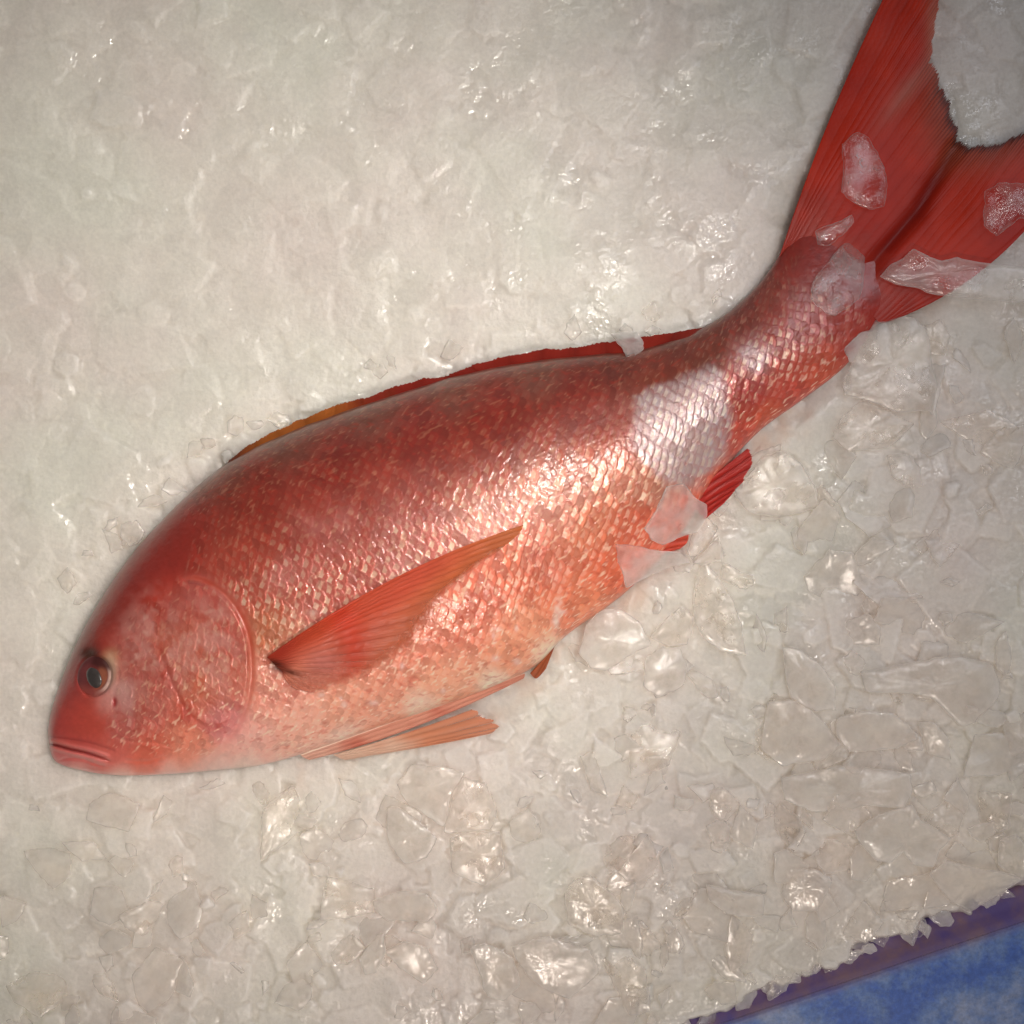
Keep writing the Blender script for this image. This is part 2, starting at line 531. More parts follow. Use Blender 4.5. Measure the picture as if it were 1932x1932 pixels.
# ---- colours (skin pigment, some reflections and shade painted in)
anch = [  # x, y, r, (sRGB)
    (100, 1360, 26, (176, 66, 66)), (120, 1300, 28, (160, 62, 62)), (150, 1230, 26, (140, 52, 50)), (130, 1350, 30, (192, 74, 64)), (175, 1360, 35, (186, 76, 64)),
    (110, 1400, 14, (186, 88, 84)), (150, 1410, 16, (184, 76, 72)), (110, 1425, 14, (190, 92, 86)), (160, 1435, 18, (196, 96, 86)), (210, 1430, 22, (200, 96, 82)),
    (150, 1457, 12, (214, 150, 134)), (230, 1465, 14, (222, 162, 144)), (320, 1462, 16, (220, 158, 140)), (280, 1425, 24, (206, 98, 74)), (360, 1415, 26, (212, 124, 98)),
    (400, 1450, 22, (216, 172, 156)), (250, 1375, 26, (190, 96, 84)), (270, 1320, 28, (194, 102, 92)), (260, 1260, 26, (184, 98, 90)), (250, 1200, 22, (182, 104, 98)),
    (225, 1300, 14, (206, 160, 156)), (205, 1330, 14, (206, 150, 146)), (218, 1260, 10, (200, 150, 136)), (212, 1238, 10, (186, 136, 104)),
    (205, 1205, 16, (168, 54, 42)), (170, 1215, 14, (130, 54, 44)), (210, 1150, 26, (148, 50, 42)), (260, 1080, 30, (146, 46, 40)), (330, 1010, 34, (144, 46, 38)), (300, 1130, 24, (170, 58, 46)),
    (330, 1160, 20, (176, 92, 84)), (380, 1130, 20, (184, 90, 84)), (360, 1220, 36, (192, 100, 82)), (420, 1200, 26, (192, 96, 86)), (430, 1290, 28, (198, 106, 90)), (380, 1310, 32, (198, 104, 80)),
    (440, 1360, 20, (202, 116, 112)), (320, 1290, 14, (188, 92, 84)), (350, 1345, 12, (190, 74, 60)), (412, 1352, 18, (190, 112, 108)),
    # body
    (410, 900, 30, (124, 80, 70)), (560, 825, 34, (124, 80, 70)), (700, 775, 34, (124, 80, 70)), (860, 735, 34, (124, 80, 70)), (1010, 705, 34, (124, 80, 70)), (1150, 690, 34, (108, 50, 38)), (1300, 650, 30, (118, 56, 44)),  # greyer anchors paint the sheen of the back into the skin
    (450, 960, 45, (136, 52, 44)), (620, 880, 45, (132, 46, 38)), (780, 830, 45, (132, 44, 36)), (940, 790, 45, (134, 42, 30)), (1100, 760, 45, (132, 42, 28)), (1230, 720, 36, (132, 60, 44)),
    (460, 1040, 40, (168, 74, 62)), (600, 980, 45, (160, 72, 64)), (760, 930, 45, (158, 70, 62)), (900, 890, 40, (154, 62, 48)), (1050, 850, 40, (150, 54, 36)), (1160, 820, 32, (160, 66, 44)),
    (520, 1110, 34, (182, 88, 72)), (640, 1070, 40, (182, 92, 82)), (780, 1010, 40, (182, 102, 94)), (920, 960, 40, (200, 130, 116)), (1060, 910, 40, (206, 140, 122)), (1160, 890, 30, (200, 120, 96)),
    (520, 1185, 24, (190, 112, 80)), (520, 1300, 34, (208, 130, 110)), (560, 1380, 34, (220, 156, 132)), (480, 1400, 30, (220, 158, 140)),
    (680, 1330, 40, (218, 146, 118)), (700, 1230, 40, (206, 122, 96)), (820, 1200, 45, (206, 116, 90)), (900, 1120, 40, (204, 104, 80)), (1010, 1060, 40, (206, 108, 80)), (1100, 990, 36, (208, 120, 88)),
    (850, 1280, 34, (224, 156, 124)), (980, 1200, 34, (220, 142, 108)), (1080, 1130, 34, (214, 118, 84)), (1150, 1060, 30, (208, 100, 68)), (1190, 1000, 26, (204, 100, 72)),
    (660, 1390, 18, (226, 190, 168)), (800, 1335, 16, (228, 190, 164)), (930, 1290, 16, (228, 196, 168)), (1030, 1230, 16, (230, 198, 168)), (1120, 1150, 16, (222, 130, 92)), (470, 1440, 14, (220, 188, 170)),
    (1260, 800, 36, (176, 122, 112)), (1300, 860, 28, (182, 130, 118)), (1330, 760, 28, (170, 116, 110)), (1230, 900, 24, (190, 120, 98)),  # paler anchors put part of the rear flank reflection into the colour
    (1400, 800, 24, (182, 70, 52)), (1400, 730, 22, (168, 62, 56)), (1340, 660, 22, (124, 60, 46)), (1400, 610, 20, (124, 56, 46)), (1440, 560, 18, (130, 62, 52)),
    (1420, 670, 26, (164, 104, 104)), (1480, 700, 24, (182, 74, 58)), (1480, 620, 24, (156, 64, 54)), (1540, 680, 22, (190, 82, 58)), (1560, 600, 24, (176, 68, 52)), (1520, 540, 22, (148, 66, 58)), (1600, 640, 20, (186, 84, 66)),
    (1560, 500, 26, (146, 54, 44)), (1500, 460, 22, (126, 54, 46)), (1640, 590, 18, (160, 60, 52)), (1620, 540, 20, (150, 50, 42)),
    (1350, 900, 16, (196, 84, 56)), (1300, 960, 18, (200, 90, 62)), (1450, 790, 16, (190, 82, 56))]
acc = np.zeros(X.shape + (3,)); wt = np.full(X.shape, 1e-9)
jX = X + 9 * fbm(X, Y, 60, 31, 3); jY = Y + 9 * fbm(X, Y, 60, 41, 3)
for (ax, ay, r, c) in anch:
    g_ = np.exp(-((jX - ax) ** 2 + (jY - ay) ** 2) / (2 * (r * 0.95) ** 2)) + 1e-5 / (1 + ((jX - ax) ** 2 + (jY - ay) ** 2) / 900)
    acc += g_[..., None] * lin(c); wt += g_
C = acc / wt[..., None]
# each scale: pale centre, red margin, its own tone
lum = lin((234, 200, 178))
pink = lin((214, 170, 178))
red = lin((150, 40, 28))
cx = sstep(-0.12, 0.0, 0.30 - np.abs(dw_b) * 0.55 - np.abs(du_b - 0.22 + 0.25 * dw_b) * 1.25 + 0.10 * vnoise(X, Y, 5, 88))      # pale wedge near the free edge
mid = np.exp(-((Wn - 0.08) / 0.42) ** 2)
ramp = (0.12 + 0.62 * mid) * (1 - 0.68 * headscale) * (1 - 0.6 * sstep(0.55, 0.95, np.abs(Wn)))
patchy = 0.45 + 0.75 * sstep(-0.5, 0.5, fbm(X, Y, 55, 87, 3))
k1 = np.clip(amp * cx * ramp * patchy * (0.1 + 1.4 * idr), 0, 0.85)
C = C * (1 - k1[..., None]) + k1[..., None] * (lum * (0.45 + 0.5 * sstep(-0.7, 0.3, Wn))[..., None])
edge_r = np.clip(((du_b / 0.78) ** 2 + (dw_b / 1.18) ** 2 - 0.45) / 0.5, 0, 1)
k2 = amp * edge_r * (0.10 + 0.34 * Rtab[(X * 0 + idr * 511).astype(int), 7]) * (1 - 0.5 * sstep(0.4, 0.9, Wn))
C = C * (1 - k2[..., None]) + k2[..., None] * (C * 0.55 + red * 0.45) * 0.9
pk = amp * sstep(0.1, 0.7, fbm(X, Y, 120, 55, 3) + 0.5 * mid - 0.15) * (0.2 + 0.3 * idr) * (1 - sstep(0.3, 0.8, np.abs(Wn)))
C = C * (1 - 0.5 * pk[..., None]) + 0.5 * pk[..., None] * pink
C *= (1 + amp * 0.34 * (idr - 0.5))[..., None]
# speckle
C *= (1 + 0.10 * fbm(X, Y, 9, 63, 2))[..., None]
fl = amp * sstep(0.45, 0.9, vnoise(U * 0.7 + Wd * 0.5, Wd, 5.0, 66)) * (0.15 + 0.4 * sstep(-0.5, 0.6, Wn))
C = C * (1 - fl[..., None]) + fl[..., None] * lin((240, 205, 175))
rd = amp * sstep(0.35, 0.9, vnoise(U * 0.8 - Wd * 0.4, Wd, 7.0, 67)) * 0.4
C = C * (1 - rd[..., None]) + rd[..., None] * lin((170, 52, 36))
# membrane behind gill cover, mottling of the cheek, grooves, lips, nostril, above-eye spot
def over(mask, rgb):
    global C
    mask = np.clip(mask, 0, 1)[..., None]
    C = C * (1 - mask) + mask * lin(rgb)
over(0.55 * np.exp(-((sd + 8) / 6) ** 2) * endf * (1 - 0.85 * sstep(0.35, 0.8, q)), (184, 70, 46))
ck = np.exp(-(((X - 285) / 62) ** 2 + ((Y - 1225) / 100) ** 2) ** 1.6) + np.exp(-(((X - 400) / 55) ** 2 + ((Y - 1215) / 95) ** 2) ** 1.6)
over(0.55 * ck * sstep(-0.35, 0.5, fbm(X, Y, 24, 58, 3)), (212, 156, 150))
over(0.30 * ck * sstep(0.2, 0.7, fbm(X, Y, 14, 59, 2)), (226, 190, 176))
over(0.5 * np.exp(-(((X - 240) / 16) ** 2 + ((Y - 1315) / 34) ** 2) ** 2), (208, 160, 158))
over(0.3 * np.exp(-((d2 - 3) / 7) ** 2) * e2, (178, 58, 48))
over(0.75 * np.exp(-(dg / 2.6) ** 2) * (1 - sstep(0.75, 1, qg)), (110, 28, 30))
over(0.35 * np.exp(-(dl1 / 2.6) ** 2), (140, 42, 44))
over(0.55 * np.exp(-((dg - 7) / 4) ** 2) * (1 - sstep(0.75, 1, qg)), (212, 120, 112))
over(0.9 * np.exp(-(((X - 216) / 5) ** 2 + ((Y - 1325) / 10) ** 2) ** 2), (172, 52, 54))
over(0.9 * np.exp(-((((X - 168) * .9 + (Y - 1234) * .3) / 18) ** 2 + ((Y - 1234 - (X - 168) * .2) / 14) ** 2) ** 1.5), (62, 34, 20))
over(0.6 * np.exp(-(((X - 208) / 11) ** 2 + ((Y - 1262) / 30) ** 2) ** 2), (204, 172, 152))
over(0.8 * np.exp(-(((X - 530) / 24) ** 2 + ((Y - 1261 - (X - 530) * .12) / 8) ** 2) ** 1.3), (60, 22, 16))  # shadow under the pectoral fin base, painted dark on the skin
# pale flecks of lifted scale on the belly
rs = np.random.default_rng(11)
for _ in range(26):
    fx, fy = rs.uniform(560, 1120), rs.uniform(1150, 1330)
    over(0.45 * np.exp(-(((X - fx) / rs.uniform(3, 9)) ** 2 + ((Y - fy) / rs.uniform(3, 8)) ** 2)), (226, 200, 190))
over(0.6 * np.exp(-(((X - 1052 - (Y - 1150) * -.12) / 9) ** 2 + ((Y - 1160) / 34) ** 2) ** 1.5) * (0.6 + 0.5 * vnoise(X, Y, 9, 3)), (228, 214, 196))
silver_reflection = np.clip(amp * (0.05 + 0.26 * mid * (0.2 + idr)) * sstep(-0.75, -0.2, Wn), 0, 0.5)
te = np.maximum(sstep(17.3, 19.7, TP + 0.45 * vnoise(X, Y, 16, 12) + 0.3 * vnoise(X, Y, 7, 13)), sstep(19.6, 20.0, TP))
te = te * top + (1 - top)
silver_reflection = silver_reflection * (1 - te)
C = C * (1 - te[..., None]) + te[..., None] * lin((152, 40, 28)) * (0.9 + 0.2 * fbm(X, Y, 12, 3, 2))[..., None]
C = C * np.array([1.04, 0.99, 0.92]) * (1 + np.stack([0.22 * sstep(.2, .85, Wn), 0.36 * sstep(.2, .85, Wn), 0.58 * sstep(.2, .85, Wn)], -1))
C = C * (1 - (sstep(0.1, 0.5, -Wn) * sstep(330, 480, X) * (1 - sstep(1250, 1400, X)))[..., None] * np.array([0.10, 0.24, 0.34]))
C = np.clip(C, 0, 0.92)
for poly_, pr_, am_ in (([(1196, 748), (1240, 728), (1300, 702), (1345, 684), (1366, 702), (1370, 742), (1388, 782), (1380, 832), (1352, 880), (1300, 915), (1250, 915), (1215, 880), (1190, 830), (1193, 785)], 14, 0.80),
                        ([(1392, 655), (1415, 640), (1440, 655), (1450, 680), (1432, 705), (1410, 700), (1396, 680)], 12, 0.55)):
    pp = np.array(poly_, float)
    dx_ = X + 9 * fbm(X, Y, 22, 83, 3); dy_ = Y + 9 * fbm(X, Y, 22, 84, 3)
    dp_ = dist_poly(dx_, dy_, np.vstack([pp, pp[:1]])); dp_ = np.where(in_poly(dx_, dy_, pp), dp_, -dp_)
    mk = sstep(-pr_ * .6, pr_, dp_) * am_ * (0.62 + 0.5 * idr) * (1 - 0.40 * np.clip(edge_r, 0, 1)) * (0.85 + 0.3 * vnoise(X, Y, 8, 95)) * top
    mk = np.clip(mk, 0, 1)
    C = C * (1 - mk[..., None]) + mk[..., None] * lin((196, 184, 188))  # reflections on the rear flank painted in as pale silvery scales
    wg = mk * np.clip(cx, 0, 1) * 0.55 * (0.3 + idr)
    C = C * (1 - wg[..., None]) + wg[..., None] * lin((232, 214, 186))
    silver_reflection = np.clip(silver_reflection * (1 - mk) + 0.4 * mk, 0, 1)
body = mesh_grid('body', X, Y, Z2, m_skin, C, wrap=True, parent=fish, attrs={'silver_reflection': silver_reflection}, flip=True)

# ------------------------------------------------------------------ support heights (what things can rest on)
G = 4.0
gx0, gy0, gn = -300, -300, 634
FH = np.full((gn, gn), -1e3)
ii = np.clip(((X - gx0) / G).astype(int), 0, gn - 1); jj = np.clip(((Y - gy0) / G).astype(int), 0, gn - 1)
np.maximum.at(FH, (jj[top], ii[top]), Z2[top])


def fish_h(x, y):
    i = np.clip(((np.asarray(x) - gx0) / G).astype(int), 0, gn - 1)
    j = np.clip(((np.asarray(y) - gy0) / G).astype(int), 0, gn - 1)
    return FH[j, i]


# ------------------------------------------------------------------ eye
def ell_eye():
    n, m = 40, 72
    r = np.linspace(0, 1.0, n)[:, None]; a = np.linspace(0, 2 * math.pi, m, endpoint=False)[None, :]
    lx_, ly_ = 33.5 * r * np.cos(a), 40 * r * np.sin(a)
    x = EX + lx_ * math.cos(ang) - ly_ * math.sin(ang)
    y = EY + lx_ * math.sin(ang) + ly_ * math.cos(ang)
    zb = float(np.median(Z[(np.hypot(X - EX, Y - EY) < 6) & top]))
    # base plane follows the head's slope
    sel = (np.hypot(X - EX, Y - EY) < 45) & top
    Am = np.stack([X[sel] - EX, Y[sel] - EY, np.ones(sel.sum())], 1)
    pl, *_ = np.linalg.lstsq(Am, Z[sel], rcond=None)
    pl[0] *= 0.62; pl[1] *= 0.62
    z = pl[0] * (x - EX) + pl[1] * (y - EY) + pl[2] - 8 + 9 * np.sqrt(np.clip(1 - r ** 2 * 0.97, 0, 1)) + 0 * a
    # colours
    px, py = x - 177.6, y - 1278.6
    c = np.zeros(x.shape + (3,)) + lin((112, 46, 44))
    def ov(m_, rgb):
        nonlocal c
        m_ = np.clip(m_, 0, 1)[..., None]; c = c * (1 - m_) + m_ * lin(rgb)
    ov(sstep(-2, 8, lx_ + 0 * a) * (1 - sstep(0.62, 0.72, r + 0 * a)), (146, 84, 62))
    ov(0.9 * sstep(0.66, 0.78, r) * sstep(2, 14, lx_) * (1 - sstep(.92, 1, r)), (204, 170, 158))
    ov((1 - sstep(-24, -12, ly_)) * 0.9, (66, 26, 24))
    ov(0.5 * sstep(-8, -20, lx_), (120, 60, 62))
    ov(0.8 * sstep(14, 30, ly_) , (150, 70, 62))
    ov(sstep(0.92, 1.0, r + 0 * a) * 0.7, (96, 34, 32))
    c *= (1 + 0.15 * fbm(x, y, 6, 5, 3))[..., None]
    return x, y, z, c, pl


m_eye, nt, out = new_mat('eye_glaze')
at = nt.nodes.new('ShaderNodeAttribute'); at.attribute_name = 'skin'
p = N(nt, 'ShaderNodeBsdfPrincipled')
nt.links.new(at.outputs['Color'], p.inputs['Base Color'])
p.inputs['Roughness'].default_value = 0.3
p.inputs['Coat Weight'].default_value = 1.0
p.inputs['Coat Roughness'].default_value = 0.05
nt.links.new(p.outputs[0], out.inputs[0])
x_, y_, z_, c_, epl = ell_eye()
eye = mesh_grid('eye', x_, y_, z_, m_eye, c_, wrap=True, parent=fish)


def pupil():
    n, m = 24, 60
    r = np.linspace(0, 1.0, n)[:, None]; a = np.linspace(0, 2 * math.pi, m, endpoint=False)[None, :]
    an = math.radians(-22)
    lx_, ly_ = 14.0 * r * np.cos(a), 21.0 * r * np.sin(a)
    x = 177.6 + lx_ * math.cos(an) - ly_ * math.sin(an)
    y = 1278.6 + lx_ * math.sin(an) + ly_ * math.cos(an)
    z = epl[0] * (x - EX) + epl[1] * (y - EY) + epl[2] - 2.2 + 8.0 * np.sqrt(np.clip(1 - r ** 2, 0, 1)) + 0.9 * fbm(x, y, 9, 77, 2)
    c = np.zeros(x.shape + (3,)) + lin((66, 60, 58))
    c *= (1 + 0.2 * fbm(x, y, 8, 6, 2) - 0.3 * sstep(0.8, 1, r))[..., None]
    return x, y, z, c


x_, y_, z_, c_ = pupil()
mesh_grid('pupil', x_, y_, z_, m_eye, c_, wrap=True, parent=eye)

# ------------------------------------------------------------------ fins
m_fin = fin_material('wet_fin')


def fin(name, base, end, nr, zfun, colfun, densfun, bend=None, ridge=1.0, rays=20, label=None, n_len=120, ragged=0.0, thick=2.0, seed=1, flat=False):
    """a fan: base curve to end curve, rays running between them"""
    wv = np.linspace(0, 1, nr)
    Bp = catmull(np.array(base, float), wv * (len(base) - 1))
    Ep = catmull(np.array(end, float), wv * (len(end) - 1))
    r = np.random.default_rng(seed)
    if ragged:
        dirs = (Ep - Bp) / np.hypot(*(Ep - Bp).T)[:, None]
        tooth = np.interp(wv, np.linspace(0, 1, rays * 3), r.uniform(-1, 0.35, rays * 3)) + 0.4 * r.uniform(-1, 1, nr)
        fade = np.clip(wv * 14, 0, 1) * np.clip((1 - wv) * 14, 0, 1)
        Ep = Ep + dirs * (ragged * tooth * fade)[:, None]
    u = np.linspace(0, 1, n_len)[:, None]
    x = Bp[:, 0] * (1 - u) + Ep[:, 0] * u
    y = Bp[:, 1] * (1 - u) + Ep[:, 1] * u
    if bend is not None:
        b = np.array([bend(t) for t in wv])
        x = x + 4 * u * (1 - u) * b[:, 0]; y = y + 4 * u * (1 - u) * b[:, 1]
    Wv = np.broadcast_to(wv, x.shape); Uv = np.broadcast_to(u, x.shape)
    ph = Wv * rays + 0.12 * vnoise(x, y, 60, seed)
    ray = np.abs(np.sin(math.pi * ph)) ** 0.7
    fine = np.abs(np.sin(math.pi * ph * 4)) * sstep(0.3, 0.9, Uv)
    z = zfun(x, y, Uv, Wv) + ridge * ray + 0.35 * ridge * fine
    c = colfun(x, y, Uv, Wv, ray, fine)
    dn = densfun(x, y, Uv, Wv, ray, fine)
    # two skins, closed round the rim
    zt = z; zb = z - thick
    Xc = np.concatenate([x, x[:, ::-1]], 1); Yc = np.concatenate([y, y[:, ::-1]], 1); Zc = np.concatenate([zt, zb[:, ::-1]], 1)
    Cc = np.concatenate([c, c[:, ::-1]], 1)
    Dn = np.concatenate([dn, dn[:, ::-1]], 1)
    o = mesh_grid(name, Xc, Yc, Zc, m_fin, Cc, wrap=True, parent=fish, attrs={'fullness': Dn})
    # close the outer rim
    if label: o['label'] = label
    return o


def mixc(a, b, f):
    return a * (1 - f[..., None]) + b * f[..., None]


# tail fin
def tail_col(x, y, u, w_, ray, fine):
    c = mixc(lin((180, 34, 10)) + 0 * x[..., None], lin((198, 46, 14)) + 0 * x[..., None], sstep(-0.5, 0.6, fbm(x, y, 130, 8, 3)))
    dd = dist_poly(x, y, [(1600, 560), (1660, 480), (1730, 400), (1800, 280)])
    c = mixc(c, lin((96, 14, 12)) + 0 * x[..., None], 0.75 * np.exp(-(dd / 22) ** 2))
    tr = sstep(0.68, 1.0, u) * sstep(0.18, 0.4, w_) * (1 - sstep(0.80, 0.95, w_))
    c = mixc(c, lin((150, 74, 50)) + 0 * x[..., None], 0.8 * tr * (0.55 + 0.45 * fine))
    c = mixc(c, lin((46, 16, 12)) + 0 * x[..., None], tr * 0.85 * (1 - fine) ** 2 * (0.4 + 0.6 * sstep(0.85, 1, u)))
    c = mixc(c, lin((60, 18, 14)) + 0 * x[..., None], 0.8 * sstep(0.94, 1.0, u) * sstep(0.25, 0.4, w_) * (1 - sstep(0.72, 0.85, w_)))
    bs = 1 - sstep(0.06, 0.36, u + 0.08 * vnoise(x, y, 20, 4))
    c = mixc(c, lin((156, 44, 32)) + 0 * x[..., None], 0.8 * bs)
    pt = np.exp(-(((x - 1712) / 46) ** 2 + ((y - 170 - (x - 1712) * -1.1) / 26) ** 2))
    c = mixc(c, lin((186, 120, 104)) + 0 * x[..., None], 0.5 * pt)
    pl = np.exp(-(((x - 1765) / 18) ** 2 + ((y - 60) / 80) ** 2))
    c = mixc(c, lin((190, 120, 96)) + 0 * x[..., None], 0.7 * pl)
    c = c * (0.93 + 0.08 * ray + 0.08 * fine)[..., None] * (1 + 0.12 * fbm(x, y, 30, 18, 3))[..., None]
    return c


def tail_bend(t):
    # rays bow outward on both lobes
    return (-10 * (1 - t) + 16 * t, -8 * (1 - t) + 12 * t) if t < 0.5 else (3 + 14 * (t - .5), 2 + 26 * (t - .5))


fin('caudal_fin', [(1470, 486), (1500, 462), (1560, 500), (1618, 548), (1654, 604), (1680, 606)],
    [(1700, -70), (1768, -60), (1771, 0), (1764, 50), (1757, 100), (1768, 140), (1786, 180), (1800, 222), (1810, 262), (1830, 274), (1870, 271),
     (1905, 262), (1935, 247), (1990, 222), (2050, 205), (2070, 250), (2030, 300)], 620,
    lambda x, y, u, w_: 15 + 5 * np.sin(w_ * 6.0 + 1) * u - 3 * (1 - sstep(0, .2, u)) + 4 * (1 - u) * np.sin(math.pi * np.clip(w_, 0, 1)) + 4 * vnoise(x, y, 90, 3) * u - 5 * np.exp(-(dist_poly(x, y, [(1600, 560), (1660, 480), (1730, 400), (1800, 280)]) / 14) ** 2),
    tail_col, lambda x, y, u, w_, ray, fine: 1 - 0.35 * sstep(0.8, 1, u) * (1 - fine), bend=lambda t: (np.interp(t, [0, .3, .55, .8, 1], [-12, -4, 0, 6, 26]), np.interp(t, [0, .3, .55, .8, 1], [-2, 0, 0, 10, 34])),
    ridge=0.25, rays=23, n_len=260, ragged=12, thick=3, seed=4)

# pectoral fin
def pec_z(x, y, u, w_):
    base = fish_h(x, y)
    base = np.where(base < -500, 0, base)
    # smooth the sampled flank under the fin
    for _ in range(14):
        base[1:-1] = (base[:-2] + base[1:-1] * 2 + base[2:]) / 4
        base[:, 1:-1] = (base[:, :-2] + base[:, 1:-1] * 2 + base[:, 2:]) / 4
    return base + 4 + 13 * np.exp(-((u - 0.28) / 0.24) ** 2) * np.exp(-((w_ - 0.42) / 0.4) ** 2) + 3.5 * np.exp(-(w_ / 0.05) ** 2) * (1 - u) - 1.5 * sstep(.8, 1, u)


def pec_col(x, y, u, w_, ray, fine):
    c = mixc(lin((190, 72, 46)) + 0 * x[..., None], lin((210, 124, 100)) + 0 * x[..., None], sstep(0.25, 0.9, w_))
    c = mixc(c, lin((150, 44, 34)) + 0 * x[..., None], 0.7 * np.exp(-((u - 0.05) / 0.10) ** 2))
    c = mixc(c, lin((204, 60, 40)) + 0 * x[..., None], 0.7 * np.exp(-((np.hypot(x - 505, y - 1250) - 165) / 30) ** 2))
    c = mixc(c, lin((196, 116, 60)) + 0 * x[..., None], 0.7 * sstep(0.6, 1.0, u) * (1 - w_))
    c = mixc(c, lin((58, 22, 16)) + 0 * x[..., None], 0.9 * np.exp(-(((x - 518) / 20) ** 2 + ((y - 1252 - (x - 518) * .3) / 9) ** 2)))  # shadow pocket at the fin base painted into the fin colour
    c = mixc(c, lin((70, 28, 20)) + 0 * x[..., None], 0.8 * np.exp(-(((x - 548) / 22) ** 2 + ((y - 1268 - (x - 548) * .2) / 6) ** 2)))  # the painted shadow trails on below the base
    c = mixc(c, lin((212, 130, 122)) + 0 * x[..., None], 0.6 * np.exp(-(((x - 612) / 34) ** 2 + ((y - 1252) / 26) ** 2)))
    return c * (0.88 + 0.12 * ray + 0.08 * fine)[..., None]


def pec_den(x, y, u, w_, ray, fine):
    dn = 0.95 - 0.50 * sstep(0.30, 0.80, w_) * sstep(0.15, 0.5, u)
    dn = dn - 0.5 * sstep(0.75, 1.0, u) * (0.4 + 0.6 * sstep(0.1, .6, w_))
    dn = dn * (1 - 0.85 * sstep(0.9, 1.0, u) * sstep(0.1, 0.25, w_) * (1 - sstep(0.75, .9, w_)))
    return np.clip(dn + 0.12 * (ray - 0.5) + 0.08 * vnoise(x, y, 24, 9), 0.05, 1)


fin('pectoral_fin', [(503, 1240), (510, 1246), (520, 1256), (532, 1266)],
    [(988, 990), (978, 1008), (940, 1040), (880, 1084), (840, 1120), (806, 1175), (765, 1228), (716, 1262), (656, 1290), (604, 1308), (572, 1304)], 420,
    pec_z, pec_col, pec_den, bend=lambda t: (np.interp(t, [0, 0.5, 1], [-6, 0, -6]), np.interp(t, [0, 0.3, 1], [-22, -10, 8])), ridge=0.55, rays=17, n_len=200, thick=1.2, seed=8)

# dorsal fin, folded along the back
def dors_col(x, y, u, w_, ray, fine):
    c = mixc(lin((160, 88, 38)) + 0 * x[..., None], lin((132, 38, 28)) + 0 * x[..., None], sstep(0.22, 0.40, w_ + 0.05 * vnoise(x, y, 30, 2)))
    c = mixc(c, lin((98, 34, 26)) + 0 * x[..., None], 0.8 * (1 - sstep(0.02, 0.09, w_)))
    c = mixc(c, lin((120, 40, 30)) + 0 * x[..., None], 0.5 * (1 - sstep(0, 0.5, u)))
    return c * (0.85 + 0.25 * ray)[..., None]


fin('dorsal_fin', [(425, 886), (500, 846), (560, 820), (630, 796), (700, 772), (780, 748), (860, 726), (930, 710), (1000, 697), (1080, 687), (1160, 680), (1230, 668), (1320, 628)],
    [(432, 868), (490, 826), (555, 796), (632, 764), (690, 750), (770, 720), (845, 707), (905, 684), (1000, 662), (1080, 655), (1160, 642), (1250, 630), (1325, 618)], 420,
    lambda x, y, u, w_: 24 - 16 * u + 2.5 * np.sin(w_ * 60), dors_col, lambda x, y, u, w_, ray, fine: 0.97 + 0 * x,
    bend=lambda t: (0, 0), ridge=2.0, rays=16, n_len=24, ragged=3.5, thick=2, seed=3)

# anal fin
fin('anal_fin', [(1296, 936), (1312, 958), (1330, 980)], [(1410, 846), (1423, 866), (1404, 905), (1386, 926), (1368, 948)], 120,
    lambda x, y, u, w_: 30 - 5 * w_ + 3 * np.sin(u * 5), lambda x, y, u, w_, ray, fine: (lin((172, 40, 32)) + 0 * x[..., None]) * (0.62 + 0.5 * ray)[..., None],
    lambda x, y, u, w_, ray, fine: 0.95 + 0 * x, bend=lambda t: (0, 0), ridge=1.4, rays=6, n_len=80, ragged=6, thick=3, seed=5)


def pel_col(x, y, u, w_, ray, fine):
    c = mixc(lin((206, 140, 118)) + 0 * x[..., None], lin((186, 92, 72)) + 0 * x[..., None], sstep(-.2, .6, fbm(x, y, 40, 6, 2)))
    c = mixc(c, lin((226, 196, 176)) + 0 * x[..., None], 0.7 * (w_ < 0.15) + 0.5 * (1 - sstep(0.05, 0.3, u)))
    return c * (0.9 + 0.15 * ray)[..., None]


def pel_col2(x, y, u, w_, ray, fine):
    c = mixc(lin((222, 186, 164)) + 0 * x[..., None], lin((212, 136, 100)) + 0 * x[..., None], sstep(0.15, .6, u + 0.15 * fbm(x, y, 40, 6, 2)))
    return c * (0.85 + 0.2 * ray)[..., None]


fin('pelvic_fin', [(566, 1424), (574, 1430), (584, 1434)], [(990, 1270), (990, 1275), (988, 1280)], 90,
    lambda x, y, u, w_: 16 - 10 * w_ + 5 * np.sin(math.pi * u) + 0 * x, pel_col, lambda x, y, u, w_, ray, fine: 0.98 + 0 * x,
    bend=lambda t: (-4 * t, np.interp(t, [0, 1], [-1, 15])), ridge=1.6, rays=3, n_len=160, thick=4, seed=6, label='pinkish pelvic fin folded flat along the belly')
fin('pelvic_fin', [(628, 1424), (640, 1430), (652, 1434)], [(890, 1338), (938, 1366), (926, 1384), (850, 1390)], 90,
    lambda x, y, u, w_: 5 + 7 * np.sin(math.pi * u * .8) * (1 - w_) + 0 * x, pel_col2, lambda x, y, u, w_, ray, fine: 0.85 - 0.45 * sstep(.35, .9, u) * (0.4 + 0.6 * (1 - ray)),
    bend=lambda t: (0, np.interp(t, [0, 1], [4, 3])), ridge=1.2, rays=7, n_len=140, ragged=8, thick=2, seed=7, label='far pelvic fin spread pale and orange over the ice')
